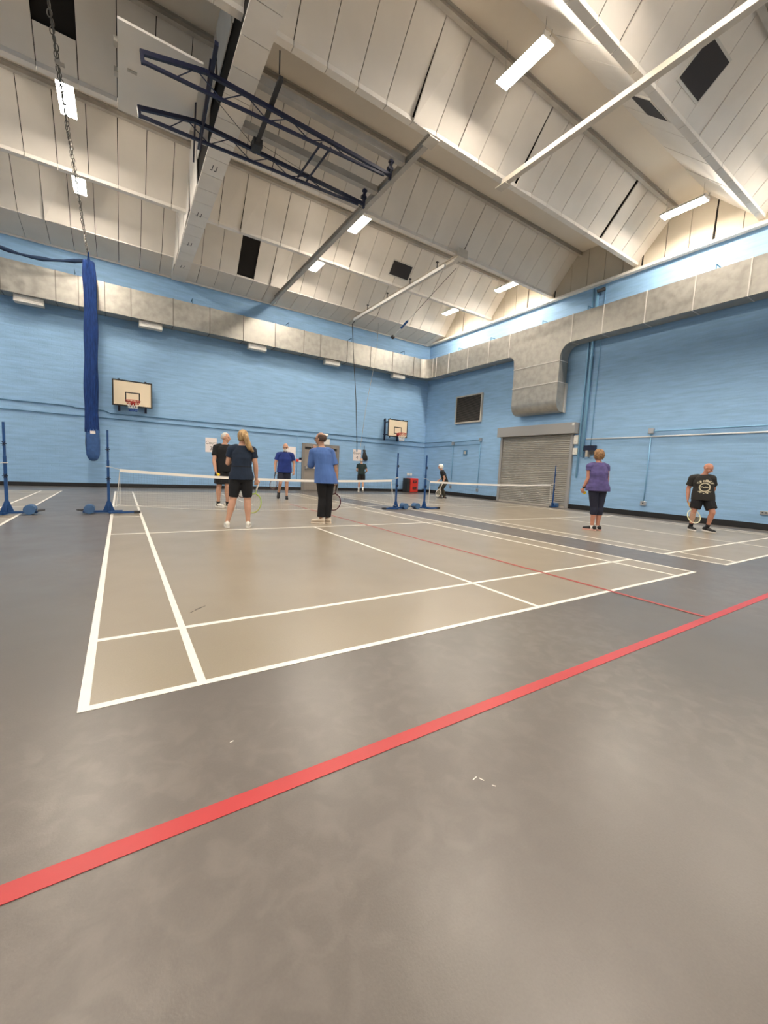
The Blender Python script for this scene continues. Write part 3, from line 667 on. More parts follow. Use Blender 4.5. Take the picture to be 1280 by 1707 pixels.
# ================================================================== FOLDED CEILING GOAL (blue trusses, raised board)
cg = thing('ceiling_basketball_goal', 'folded blue steel ceiling basketball frame with raised white board', 'basketball goal', (2.8, 6.6, 7.3))
O = Vector((2.8, 6.6, 7.3))
def R3(x, y, z): return Vector((x, y, z))-O
for y, dz in ((6.06, 0), (7.20, -.03)):
    top = [(.52, 7.31+dz), (1.45, 7.52+dz), (5.15, 7.43+dz)]; bot = [(.55, 7.19+dz), (1.60, 7.22+dz), (5.0, 7.37+dz)]
    m = MB()
    for a, b in zip(top[:-1], top[1:]): m.bar(R3(a[0], y, a[1]), R3(b[0], y, b[1]), .055, .065)
    for a, b in zip(bot[:-1], bot[1:]): m.bar(R3(a[0], y, a[1]), R3(b[0], y, b[1]), .045, .045)
    m.bar(R3(.53, y, 7.34+dz), R3(.55, y, 7.16+dz), .05)
    tr = m.build('truss', M_['navy'], cg)
    def lerp(pl, x):
        for a, b in zip(pl[:-1], pl[1:]):
            if a[0] <= x <= b[0]: return a[1]+(b[1]-a[1])*(x-a[0])/(b[0]-a[0])
        return pl[-1][1]
    m = MB(); X_ = [1.0, 1.3, 1.7, 2.1, 2.5, 2.9, 3.3, 3.7, 4.1]
    for i in range(len(X_)-1):
        za = lerp(top if i % 2 else bot, X_[i]); zb2 = lerp(bot if i % 2 else top, X_[i+1])
        m.tube([R3(X_[i], y, za), R3(X_[i+1], y, zb2)], .009, 6)
    m.build('lacing', M_['navy'], tr)
    m = MB().bar(R3(5.15, y, 7.34+dz), R3(5.17, y, 7.74), .06, .05).box(*(lambda p: (p.x-.06, p.x+.06, p.y-.04, p.y+.04, p.z-.03, p.z+.03))(R3(5.15, y, 7.55))).box(*(lambda p: (p.x-.05, p.x+.05, p.y-.04, p.y+.04, p.z-.02, p.z+.02))(R3(5.17, y, 7.70)))
    m.build('pivot_bracket', M_['navy'], cg)
MB().bar(R3(2.55, 5.5, 7.60), R3(2.58, 7.3, 7.50), .07).box(*(lambda p: (p.x-.09, p.x+.09, p.y-.12, p.y+.12, p.z-.07, p.z+.07))(R3(2.58, 7.1, 7.50))).tube([R3(2.5, 5.45, 7.6), R3(2.5, 5.45, 7.95)], .012, 6).build('winch_bar', M_['dark'], cg)
MB().bar(R3(1.52, 5.5, 7.56), R3(1.62, 7.9, 7.50), .06).bar(R3(1.50, 5.9, 7.62), R3(1.56, 7.3, 7.10), .03).bar(R3(1.42, 6.9, 7.6), R3(1.52, 7.9, 7.2), .03).build('cross_bar', M_['navy'], cg)
MB().bar(R3(3.55, 6.06, 7.36), R3(3.5, 7.2, 7.33), .03).bar(R3(3.75, 6.06, 7.36), R3(3.7, 7.2, 7.33), .03).build('brace', M_['navy'], cg)
MB().tube([R3(2.6, 7.0, 7.5), R3(5.1, 7.2, 7.2+.1)], .004, 5).tube([R3(1.6, 6.3, 7.4), R3(2.55, 7.1, 7.45)], .006, 5).build('cable', M_['dark'], cg)
bd = MB().box(.22-O.x, 1.42-O.x, 6.05-O.y, 7.95-O.y, 7.60-O.z, 7.64-O.z).build('raised_backboard', M_['white_bd'], cg, bevel=.004)
MB().box(.36-O.x, .50-O.x, 6.88-O.y, 6.93-O.y, 7.585-O.z, 7.60-O.z).build('name_plate', M_['gsteel'], bd)
for y in (6.5, 7.1): MB().box(.17-O.x, .23-O.x, y-O.y-.06, y-O.y+.06, 7.58-O.z, 7.66-O.z).build('hinge', M_['gsteel'], bd)
for x0, nm in ((6.06, 'grey steel support bar above the nearer blue truss'), (7.20, 'grey steel support bar above the farther blue truss')):
    t = thing('support_bar', nm, 'beam', (2.3, x0, 7.76), group='support bars of the ceiling goal')
    MB().box(0, 3.19, -.07, .07, 0, .012).box(0, 3.19, -.06, -.048, .012, .15).box(0, 3.19, .048, .06, .012, .15).build('channel', M_['gsteel'], t)

# ================================================================== DIVIDER CURTAIN, TRACK, SWAG
cu = thing('divider_curtain', 'blue divider netting bunched into a hanging column with a bagged foot', 'curtain', (-.58, 14.5, 0))
m = MB(); rings = []
for i in range(40):
    z = 7.15-(7.15-1.85)*i/39; r = .155+.018*i/39+.008*math.sin(i*.5); 
    if i < 3: r *= .86+.05*i
    ring = []
    for k in range(64):
        t = 2*PI*k/64; rr = r*(1+.13*math.sin(t*13+i*.05+.7*math.sin(i*.2))+.06*math.sin(t*29+i*.1)); ring.append((rr*math.cos(t)+.02*math.sin(i*.13), rr*.8*math.sin(t), z))
    rings.append(ring)
m.ring_loft(rings).build('netting', M_['net_blue'], cu, smooth=True)
m = MB(); rings = []
pr_ = [(1.96, .16), (1.9, .185), (1.6, .19), (1.3, .19), (1.13, .185), (1.02, .15), (.95, .10), (.92, .04)]
for z, r in pr_: rings.append([(r*1.0*math.cos(2*PI*k/32)*(1+.03*math.sin(k*2+z*9)), r*.8*math.sin(2*PI*k/32), z) for k in range(32)])
bg = m.ring_loft(rings).build('canvas_bag', M_['bag_blue'], cu, smooth=True)
MB().box(-.06, .08, -.162, -.155, 1.80, 1.89).build('white_tag', M_['paper'], bg)
MB().tube([(-.17, -.05, 1.9), (-.19, -.05, 1.5), (-.18, -.03, 1.25)], .012, 6).build('zip', M_['ink'], bg)
tk = thing('curtain_track', 'wire with metal rings running along the ceiling to the hanging blue curtain', 'curtain track', (-.60, 14.5, 7.45))
wp = [(0, 0, 0), (0, -3, .03), (-.02, -5.5, .04), (0, -8, .05), (0, -11, .08), (0, -31.2, .08)]
MB().tube(wp, .010, 6).build('wire', M_['chain'], tk)
def wire_z(y):
    for a, b in zip(wp[:-1], wp[1:]):
        if b[1] <= y <= a[1]: return a[2]+(b[2]-a[2])*(y-a[1])/(b[1]-a[1])
    return .08
rp = MB().tube([(.030*math.cos(t*PI/8), 0, -.04+.055*math.sin(t*PI/8)) for t in range(16)], .008, 6, closed=True)
r0 = rp.build('ring', M_['chain'], tk, smooth=True); y = -.15; first = True; cnt = 0; rnd = random.Random(11)
while y > -11.5 and cnt < 78:
    o = r0 if first else r0.copy()
    if not first: COL.objects.link(o); o.parent = tk
    first = False; o.location = (rnd.uniform(-.012, .012), y, wire_z(y)-.01); o.rotation_euler = (0, 0, rnd.uniform(-.6, 1.3)); y -= .145; cnt += 1
tg = MB().box(-.03, .03, -7.3, -7.22, -.05, .04).box(.03, .09, -7.28, -7.24, -.04, .0).build('clamp', M_['gsteel'], tk)
# trolley hanger
MB().tube([(0, -.05, 0), (0, 0, -.18), (0.01, 0, -.34)], [.02, .03, .08], 8).build('gather_strap', M_['net_blue'], cu, loc=(0, 0, 7.42))
sw = thing('net_swag', 'dark blue gathered netting drooping along the far wall to the left of the curtain', 'netting', (-.7, 14.6, 7.2))
pts = []
for i in range(40):
    t = i/39; x = -10*t; pts.append((x, .05, -.02-.28*math.sin(min(1, t/.28)*PI)-.0 if t < .28 else -.02-.28*abs(math.sin((t-.28)/.36*PI))))
MB().tube(pts, [.05+.018*math.sin(i*1.9) for i in range(40)], 8).build('gathered_net', mat('dark_blue_netting', (.012, .03, .075), .95, bump=.8, bscale=60), sw, smooth=True)

# cords near the corner, hanging bag and inclined rod
hc = thing('hanging_rope', 'long dark pull cord from the pale tie beam down the far wall', 'cord', (9.0, 14.9, 7.55))
MB().tube([(.18, 0, .235), (.01, 0, .0), (.12, 0, -1.2), (.35, 0, -3.3), (.55, .1, -5.3)], .016, 6).build('cord', M_['dark'], hc)
MB().tube([(.55, .1, -5.3), (.56, .1, -5.65)], [.02, .032], 8).build('toggle', M_['bluecond'], hc)
hc = thing('hanging_rope', 'thin grey rope hanging beside the dark pull cord on the far wall', 'rope', (10.35, 14.9, 6.9))
MB().tube([(.03, 0, 1.02), (0, 0, 0), (-.12, 0, -1.0), (-.45, 0, -2.9), (-.66, .0, -4.8)], .009, 6).build('rope', M_['gsteel'], hc)
bg = thing('hanging_bag', 'black drawstring bag hanging on the far wall beside the Court 4 sign', 'bag', (10.36, YW-.14, 1.50)); bg.scale = (.72, .8, .95)
rings = []
for z, w, d_ in ((0, .10, .05), (.06, .21, .12), (.2, .23, .15), (.34, .17, .12), (.46, .10, .07), (.55, .13, .06), (.58, .10, .04)):
    rings.append([(w*.8*math.cos(2*PI*k/16)-z*.22, d_*math.sin(2*PI*k/16), z) for k in range(16)])
MB().ring_loft(rings).build('sack', M_['ink'], bg, smooth=True); MB().tube([(-.1, 0, .55), (-.06, .1, .78)], .008, 6).tube([(-.14, 0, .55), (-.08, .1, .78)], .008, 6).build('drawstring', M_['dark'], bg)
rd = thing('hanging_rod', 'slanting white rod with blue grip and black ball under the pale tie beam', 'rod', (9.35, 8.5, 7.68))
P0 = Vector((0, 0, 0)); P1 = Vector((10.15-9.35, 13.3-8.5, 6.83-7.68))
def q(t): return P0.lerp(P1, t)
MB().tube([q(0), q(.62)], .008, 6).build('cable', M_['dark'], rd); MB().tube([q(.58), q(.72)], .012, 6).build('upper_rod', M_['white_pl'], rd)
MB().tube([q(.70), q(.72), q(.80), q(.82)], [.03, .05, .035, .05], 10).build('blue_grip', M_['blue_post'], rd)
MB().tube([q(.82), q(.985)], .018, 8).build('rod', M_['white_pl'], rd); MB().sph(q(.99), .085, 14).build('ball', M_['dark'], rd, smooth=True)

# ================================================================== NETS AND POSTS
def star_knob(mb, x, y, z):
    for k in range(3):
        a = k*PI/3; mb.bar((x-.04*math.cos(a), y, z-.04*math.sin(a)), (x+.04*math.cos(a), y, z+.04*math.sin(a)), .012)
def make_post(s):                            # s: side on which the weight sits (+1 right, -1 left)
    t = thing('net_post', '', 'post')
    MB().box(-.022, .022, -.022, .022, .05, 1.0).build('lower_tube', M_['blue_post'], t, bevel=.003)
    MB().box(-.017, .017, -.017, .017, 1.0, 1.56).build('upper_tube', M_['blue_post'], t, bevel=.003)
    MB().prism([(-.09, .055), (.09, .055), (.025, .24), (-.025, .24)], 1, -.012, .012).box(-.012, .012, -.06, .06, .05, .16).build('gusset', M_['blue_post'], t)
    MB().bar((-.22*s, 0, .035), (.40*s, 0, .035), .06, .04).build('base_bar', M_['blue_post'], t)
    MB().bar((-.03*s, -.16, .03), (-.50*s, -.10, .03), .05, .035).bar((0, .0, .03), (-.03*s, -.16, .03), .05, .035).build('front_foot', M_['blue_post'], t)
    MB().bar((-.40*s, -.115, .028), (-.51*s, -.10, .028), .058, .045).build('rubber_foot', M_['dark'], t)
    w = MB().tube([(.30*s, -.10, .085), (.30*s, .12, .085)], .085, 14).build('weight', M_['blue_dull'], t, autosm=True)
    MB().tube([(.40*s, -.06, .06), (.47*s, -.05, .07), (.49*s, .02, .07), (.40*s, .06, .06)], .014, 6).build('handle', M_['dark'], w)
    for z in (1.20, .66):
        k = MB(); star_knob(k, 0, -.035, z); k.tube([(0, -.05, z), (0, 0, z)], .012, 6); k.build('star_knob', M_['navy'], t)
    MB().tube([(-.03, -.03, .88), (.03, -.03, .88), (.03, .03, .88), (-.03, .03, .88)], .008, 6, closed=True).build('cord_loop', M_['cord'], t)
    return t
PL = [(-1.47, 7.28, 1, 'leftmost blue net post, weight to its right, at the picture edge', 0.03), (-.03, 7.28, -1, 'blue net post at the left end of the middle net', 0),
      (6.65, 7.36, 1, 'blue net post at the right end of the middle net', 0), (7.67, 7.36, -1, 'blue net post at the left end of the right-hand net', 0), (13.78, 7.30, 1, 'blue net post in front of the roller shutter', 0)]
pa = pb = None
for (x, y, s, lb, tl) in PL:
    if s > 0: o = make_post(1) if pa is None else copy_tree(pa); pa = pa or o
    else: o = make_post(-1) if pb is None else copy_tree(pb); pb = pb or o
    o.location = (x, y, 0.005); o['label'] = lb; o['category'] = 'post'; o['group'] = 'portable net posts'
    if x > 13: o.scale = (.62, 1, 1)
def make_net(xa, xb, y, za, zm, zbv, posts, label):
    t = thing('court_net', label, 'net', (xa, y, 0), group='low court nets')
    n = int((xb-xa)/.25)+1
    def top(u): return za+(zbv-za)*u-4*u*(1-u)*((za+zbv)/2-zm)
    def bot(u): return .10+.06*(abs(2*u-1)**3)-.075*math.sin(PI*u)
    Wd = xb-xa; r = []
    for i in range(n+1):
        u = i/n; z = top(u); r.append([(Wd*u, -.006, z-.055), (Wd*u, .006, z-.055), (Wd*u, .006, z), (Wd*u, -.006, z)])
    MB().ring_loft(r).build('top_tape', M_['tape'], t)
    m = MB(); nx = int(Wd/.045)
    for i in range(nx+1):
        u = i/nx; m.box(Wd*u-.0005, Wd*u+.0005, -.0005, .0005, bot(u), top(u)-.05)
    for j in range(14):
        f = (j+1)/15; pts = [(Wd*i/30, 0, bot(i/30)+(top(i/30)-.05-bot(i/30))*f) for i in range(31)]; m.tube(pts, .0006, 3, cap=False)
    m.build('mesh', M_['mesh'], t)
    MB().tube([(Wd*i/40, 0, bot(i/40)) for i in range(41)], .006, 5).build('bottom_cord', M_['cord'], t)
    m = MB()
    for u in (0, 1): m.tube([(Wd*u, 0, bot(u)), (Wd*u, 0, top(u)-.05)], .006, 5)
    m.build('side_cord', M_['cord'], t)
    m = MB()
    for u, px, s in ((0, posts[0], -1), (1, posts[1], 1)):
        if px is None: continue
        m.tube([(Wd*u, 0, top(u)-.01), (px-xa, 0, .89)], .005, 5); m.tube([(Wd*u, 0, bot(u)+.02), (px-xa+.04*-s, 0, .10)], .005, 5); m.tube([(px-xa-.12*s, -.01, .12), (Wd*u, 0, top(u)-.05)], .006, 5)
    m.build('guy_cord', M_['cord'], t)
make_net(.15, 6.42, 7.28, .85, .755, .83, (-.03, 6.65), 'low white-taped net across the middle court')
make_net(7.82, 13.6, 7.33, .83, .80, .86, (7.67, 13.78), 'low white-taped net across the right-hand court')
make_net(-7.9, -1.75, 7.28, .85, .76, .83, (None, -1.47), 'low net across the left court, only its end cords in the picture')

# ================================================================== PEOPLE
def vec(*a): return Vector(a)
def chain(mb, pts, rs, end=True, n=14):
    pts = [Vector(p) for p in pts]
    for i in range(len(pts)-1):
        a, b = pts[i], pts[i+1]; d = (b-a).normalized(); ref = Vector((0, 0, 1)) if abs(d.z) < .9 else Vector((0, 1, 0))
        x = d.cross(ref).normalized(); y = x.cross(d)
        mb.ring_loft([[c+(x*math.cos(2*PI*k/n)+y*math.sin(2*PI*k/n))*r for k in range(n)] for c, r in ((a, rs[i]), (b, rs[i+1]))])
    for i, p in enumerate(pts):
        if i == len(pts)-1 and not end: continue
        mb.sph(p, rs[i], 12)
def rotz(v, a): return Vector((v.x*math.cos(a)-v.y*math.sin(a), v.x*math.sin(a)+v.y*math.cos(a), v.z))
def hand(mb, w, d, pn, thumb, s=1.0, curl=.9):
    """w wrist, d pointing direction, pn palm normal (fingers curl that way), thumb side vector"""
    d = d.normalized(); pn = (pn-d*pn.dot(d)).normalized(); sd = d.cross(pn).normalized()
    if sd.dot(thumb) < 0: sd = -sd
    rot = Matrix((sd, pn, d)).transposed()
    mb.sph(w+d*.045*s, .042*s, 12, (.95, .42, 1.15), rot)
    for i, (off, ln) in enumerate(((.028, .070), (.010, .078), (-.009, .073), (-.027, .058))):
        p = w+d*.082*s+sd*off*s; a = 0; dirv = d; P = [p-d*.02*s, p]
        for k, f in enumerate((.45, .32, .23)):
            a += curl*(.55 if k == 0 else .75); dv = d*math.cos(a)+pn*math.sin(a); P.append(P[-1]+dv*ln*f*s*1.05)
        chain(mb, P, [.0095*s, .0095*s, .009*s, .0085*s, .008*s], n=8)
    t0 = w+d*.03*s+sd*.03*s; t1 = t0+(sd*.8+d*.6+pn*.3).normalized()*.034*s; t2 = t1+(sd*.2+d*.8+pn*.6).normalized()*.028*s
    chain(mb, [t0, t1, t2], [.013*s, .011*s, .009*s], n=8)
def hornz(c, rx, ry, fa, z=None, n=20, tilt=0, e=2.3):
    # superelliptic horizontal ring; fa = facing angle (0 = +y), rx across the body, ry front to back
    out = []
    for k in range(n):
        t = 2*PI*k/n; ct, st = math.cos(t), math.sin(t)
        x = rx*math.copysign(abs(ct)**(2/e), ct); y = ry*math.copysign(abs(st)**(2/e), st)
        out.append(c+rotz(Vector((x, y, 0)), -fa))
    return out
def person(name_label, loc, bearing, P):
    root = thing('person', name_label, 'person', loc, -math.radians(bearing))
    fa = math.radians(P['face']); ha = math.radians(P.get('head_face', P['face'])); F_ = Vector((math.sin(fa), math.cos(fa), 0)); RT = Vector((math.cos(fa), -math.sin(fa), 0))
    HF = Vector((math.sin(ha), math.cos(ha), 0)); HR = Vector((math.cos(ha), -math.sin(ha), 0))
    J = {k: Vector(v) for k, v in P['J'].items()}; s = P.get('s', 1); st = P.get('stout', 1); vx = P.get('vox', .0065)
    pel, nk, hd = J['pel'], J['neck'], J['head']
    sk = M_[P['skin']]
    def torso_c(t): return pel.lerp(nk, t)
    prof = [(-.14, .13, .085), (-.06, .17, .115), (.06, .172*st, .12*st), (.22, .162*st, .115*st), (.40, .15*st, .108*st), (.60, .158*st, .115*st), (.76, .160, .112), (.87, .135, .09), (.95, .092, .07), (1.03, .055, .055)]
    fem = P.get('fem', 0)
    def rings(infl, t0, t1, hem=0, full=0):
        out = []
        ts = [t0]+[p[0] for p in prof if t0 < p[0] < t1]+[t1]
        for t_ in ts:
            t = max(t_, .06) if full else t_
            for a, b in zip(prof[:-1], prof[1:]):
                if a[0] <= t <= b[0]:
                    f = (t-a[0])/(b[0]-a[0]); rx = a[1]+(b[1]-a[1])*f; ry = a[2]+(b[2]-a[2])*f; break
            else: rx, ry = (prof[0][1], prof[0][2]) if t < prof[0][0] else (prof[-1][1], prof[-1][2])
            if fem: rx *= {True: 1.05, False: .92}[t < .15]
            h = hem*max(0, 1-(t_-t0)/.5)
            c = torso_c(t_)
            out.append(hornz(c, (rx+infl+h)*s, (ry+infl+h)*s, fa))
        return out
    # ---- body
    B = MB(); B.ring_loft(rings(0, -.14, 1.03))
    chain(B, [nk-vec(0, 0, .05)*s, nk.lerp(hd, .75)], [.058*s, .052*s])
    pt = math.radians(P.get('pitch', 0)); HU = Vector((0, 0, 1))*math.cos(pt)+HF*math.sin(pt); HFp = HF*math.cos(pt)-Vector((0, 0, 1))*math.sin(pt)
    rot = Matrix((HR, HFp, HU)).transposed()
    def H(x, y, z): return hd+rot @ (Vector((x, y, z))*s)
    B.sph(H(0, -.008, .022), .1*s, 20, (.76, .97, .95), rot)      # skull
    B.sph(H(0, .022, -.035), .075*s, 16, (.80, .88, 1.0), rot)     # face
    B.sph(H(0, .045, -.085), .034*s, 12, (1.1, .9, .75), rot)     # chin
    B.sph(H(0, .082, .020), .03*s, 10, (1.7, .5, .45), rot)        # brow
    chain(B, [H(0, .090, .010), H(0, .112, -.028)], [.009*s, .015*s]); B.sph(H(0, .098, -.034), .017*s, 8, (1.2, .8, .6), rot)
    B.sph(H(0, .086, -.062), .02*s, 8, (1.2, .5, .5), rot)
    for sx in (-1, 1):
        B.sph(H(.078*sx, -.005, -.012), .03*s, 10, (.35, .65, 1.05), rot); B.sph(H(.042*sx, .066, -.03), .026*s, 8, (1, .7, .9), rot)
    arm_r = (.053, .043, .030)
    for sd in 'LR':
        sh_, el, wr = J['sh'+sd], J['el'+sd], J['wr'+sd]; k = P.get('arm', 1)
        chain(B, [sh_, sh_.lerp(el, .5), el, el.lerp(wr, .3), wr], [.056*k*s, .048*k*s, .040*k*s, .041*k*s, .027*s])
        hp = J['hip'+sd] if 'hip'+sd in J else pel+RT*(.088*s*(1 if sd == 'R' else -1))-vec(0, 0, .03)
        J['hip'+sd] = hp; kn, an = J['kn'+sd], J['an'+sd]; lk = P.get('leg', 1)
        back = -F_*.012
        chain(B, [hp, hp.lerp(kn, .5), kn, kn.lerp(an, .32)+back, kn.lerp(an, .7), an], [.092*lk*s, .078*lk*s, .056*lk*s, .057*lk*s, .041*lk*s, .035*s])
        dv = (wr-el).normalized(); hdv = Vector(P['hand'+sd][0]) if 'hand'+sd in P else dv; pn = Vector(P['hand'+sd][1]) if 'hand'+sd in P else (RT if sd == 'L' else -RT)
        hand(B, wr, hdv, pn, F_, s, P.get('curl'+sd, .6))
    body = B.build('body', sk, root, remesh=vx)
    # ---- shirt
    c = P['shirt']; B = MB(); t0 = (c['hem']-pel.z)/(nk.z-pel.z); t1 = .99
    prof_keep = prof[0]
    B.ring_loft(rings(c.get('inf', .018), t0, t1, c.get('flare', 0), 1))
    for sd in 'LR':
        sh_, el, wr = J['sh'+sd], J['el'+sd], J['wr'+sd]; k = P.get('arm', 1); f = c['sleeve'][0 if sd == 'L' else 1]; i_ = c.get('sinf', .014)
        cc = sh_+(torso_c(.90)-sh_)*.45
        if f <= 1: chain(B, [cc+vec(0, 0, .01), sh_, sh_.lerp(el, f*.5), sh_.lerp(el, f)], [.078*s, (.057*k+i_)*s, (.051*k+i_)*s, (.048*k+i_+.006)*s], end=False)
        else: chain(B, [cc, sh_, el, el.lerp(wr, f-1)], [.07*s, (.056*k+i_)*s, (.042*k+i_+.006)*s, (.034+i_+.004)*s], end=False)
    sh = B.build('shirt', M_[c['mat']], root, remesh=.008)
    if 'belt' in c:
        t = (c['belt']-pel.z)/(nk.z-pel.z)
        R_ = rings(c.get('inf', .018)+.004, t-.012, t+.012); MB().ring_loft(R_).build('waist_band', M_['c_black'], sh)
    if P.get('collar'):
        cc = nk+vec(0, 0, .0); r1 = hornz(cc-vec(0, 0, .03), .078*s, .072*s, fa); r2 = hornz(cc+vec(0, 0, .012), .068*s, .064*s, fa); MB().ring_loft([r1, r2], cap=False).build('collar', M_['c_navy'], sh, smooth=True)
    # ---- trousers or shorts
    c = P['legs']; B = MB(); tt = (c.get('top', pel.z+.10)-pel.z)/(nk.z-pel.z)
    B.ring_loft(rings(.012, -.14, tt)); i_ = c.get('inf', .012); lk = P.get('leg', 1)
    for sd in 'LR':
        hp, kn, an = J['hip'+sd], J['kn'+sd], J['an'+sd]; f = c['len']; fl_ = c.get('flare', 0)
        if f <= 1: chain(B, [hp, hp.lerp(kn, f*.5), hp.lerp(kn, f)], [(.092*lk+i_)*s, (.084*lk+i_+fl_*.5)*s, ((.092+(.056-.092)*f)*lk+i_+fl_)*s], end=False)
        else: chain(B, [hp, hp.lerp(kn, .5), kn, kn.lerp(an, (f-1)*.4)-F_*.01, kn.lerp(an, f-1)], [(.092*lk+i_)*s, (.078*lk+i_)*s, (.056*lk+i_+fl_*.5)*s, (.057*lk+i_+fl_*.6)*s, ((.057-.018*(f-1))*lk+i_+fl_)*s], end=False)
    B.build(c['name'], M_[c['mat']], root, remesh=.008)
    # ---- socks and shoes
    for sd in 'LR':
        an = J['an'+sd]; kn = J['kn'+sd]; fa2, ft = P['foot'+sd]; fa2 = math.radians(fa2); ft = math.radians(ft)
        fd = Vector((math.sin(fa2), math.cos(fa2), 0)); rt = Vector((math.cos(fa2), -math.sin(fa2), 0)); fd2 = fd*math.cos(ft)-vec(0, 0, math.sin(ft)); up2 = fd*math.sin(ft)+vec(0, 0, math.cos(ft))
        if P.get('sock'):
            B = MB(); chain(B, [an-vec(0, 0, .03), an, an.lerp(kn, P.get('sockh', .15))], [.043*s, .042*s, .045*s], end=False); B.build('sock', M_[P['sock']], root, smooth=True)
        base = an-up2*(.085*s)
        def ftp(x, y, z): return base+rt*x*s+fd2*y*s+up2*z*s
        B = MB(); rr = []
        for (y, w, z0, h) in ((-.085, .018, .03, .055), (-.07, .032, .024, .082), (-.035, .037, .022, .096), (.01, .039, .022, .092), (.05, .040, .022, .076), (.10, .046, .022, .060), (.14, .045, .022, .052), (.175, .034, .024, .042), (.19, .014, .028, .022)):
            rr.append([ftp(w*math.cos(2*PI*k/16), y, z0+h*.5+h*.5*math.sin(2*PI*k/16)*(1 if math.sin(2*PI*k/16) > 0 else .9)) for k in range(16)])
        so = B.ring_loft(rr).build('shoe', M_[P['shoe']], root, smooth=True)
        B = MB(); out = [(-.09, .018), (-.07, .036), (-.03, .040), (.03, .038), (.09, .047), (.14, .047), (.175, .036), (.195, .012)]
        poly = [(w, y) for y, w in out]+[(-w, y) for y, w in out[::-1]]
        A = [B.bm.verts.new(ftp(x, y, .0)) for x, y in poly]; C_ = [B.bm.verts.new(ftp(x, y, .03)) for x, y in poly]
        B.bm.faces.new(A[::-1]); B.bm.faces.new(C_)
        for k in range(len(poly)): B.bm.faces.new((A[k], A[(k+1) % len(poly)], C_[(k+1) % len(poly)], C_[k]))
        B.build('sole', M_[P['sole']], so)
    # ---- eyes
    for sx in (-1, 1):
        MB().sph(H(.031*sx, .083, .0), .010*s, 8, (1.3, .7, .8), rot).build('eye', M_['ink'], root, smooth=True)
    MB().sph(H(0, .094, -.064), .014*s, 8, (1.6, .45, .35), rot).build('mouth', M_['lip'], root, smooth=True)
    # ---- hair
    h = P.get('hair')
    if h:
        B = MB(); rs_ = []; n = 28; hh = 16; bm = B.bm
        ctr = H(0, -.012, .018)
        for i in range(hh+1):
            th = PI*i/hh; ring = []
            for k in range(n):
                ph = 2*PI*k/n; v_ = Vector((math.sin(th)*math.sin(ph), math.sin(th)*math.cos(ph), math.cos(th)))
                keep = h['fn'](v_.x, v_.y, v_.z)
                nz = noise.noise(v_*6+Vector((3, 1, 2)))*h.get('rough', .06)
                sc_ = h.get('vol', 1.07)*(1+nz) if keep else .80
                ring.append(ctr+rot @ Vector((v_.x*.080*sc_*s, v_.y*.102*sc_*s, v_.z*(.100 if v_.z > 0 else .115)*sc_*s)))
            rs_.append(ring)
        B.ring_loft(rs_[1:-1]).build('hair', M_[h['mat']], root, smooth=True)
    if P.get('beard'):
        B = MB(); B.sph(H(0, .040, -.078), .066*s, 16, (1.0, .85, .95), rot); B.sph(H(0, .096, -.050), .026*s, 10, (1.5, .5, .35), rot); B.sph(H(.055, .01, -.055), .03*s, 10, (.6, .9, 1.1), rot); B.sph(H(-.055, .01, -.055), .03*s, 10, (.6, .9, 1.1), rot); B.build('beard', M_['white_hair'], root, remesh=.006)
    if P.get('glasses'):
        B = MB()
        for sx in (-1, 1):
            B.tube([H(.034*sx+.022*math.cos(t*PI/6), .104, .0+.017*math.sin(t*PI/6)) for t in range(12)], .0028*s, 5, closed=True); B.tube([H(.056*sx, .104, .004), H(.084*sx, .0, .0)], .0028*s, 5)
        B.tube([H(-.012, .106, .002), H(.012, .106, .002)], .0028*s, 5); B.build('glasses', M_['ink'], root)
    if P.get('pony'):
        pts = [H(*p) for p in P['pony']]; B = MB()
        rng = random.Random(4)
        for q_ in range(9):
            off = Vector((rng.uniform(-.022, .022), rng.uniform(-.02, .02), 0)); ln = rng.uniform(.85, 1.0)
            pp_ = [p+off*(.35+.75*i/len(pts))*(1.3 if q_ % 2 else .8) for i, p in enumerate(pts)]
            B.tube([pp_[0].lerp(pp_[min(i, len(pp_)-1)], 1) if i == 0 else pp_[i] for i in range(int(len(pp_)*ln) if ln < .95 else len(pp_))], [.038*s*(1-.70*(i/(len(pp_)))**2) for i in range(int(len(pp_)*ln) if ln < .95 else len(pp_))], 10)
        B.build('ponytail', M_['blonde'], root, smooth=True)
        MB().sph(H(0, -.118, .030), .026*s, 12, (1.1, .6, .6), rot).build('hair_tie', M_['c_navy'], root, smooth=True)
    if P.get('watch'):
        sd = P['watch']; wr, el = J['wr'+sd], J['el'+sd]; d = (wr-el).normalized(); c0 = wr-d*.02
        B = MB(); B.tube([c0-d*.013, c0+d*.013], .034*s, 14); B.build('watch', M_['ink'], root, smooth=False)
    return root

bald_ring = lambda x, y, z: (z < .45 and z > -.55 and y < .30 and not (y > .1 and z < -.1)) 
short_cap = lambda x, y, z: (y < .45 and z > -.45 and not (y > .05 and z < .05)) or z > .78
full_cap = lambda x, y, z: (z > .35 and y < .85) or (y < .25 and z > -.75)
fringe = lambda x, y, z: z > .18 or (y < .30 and z > -.72)

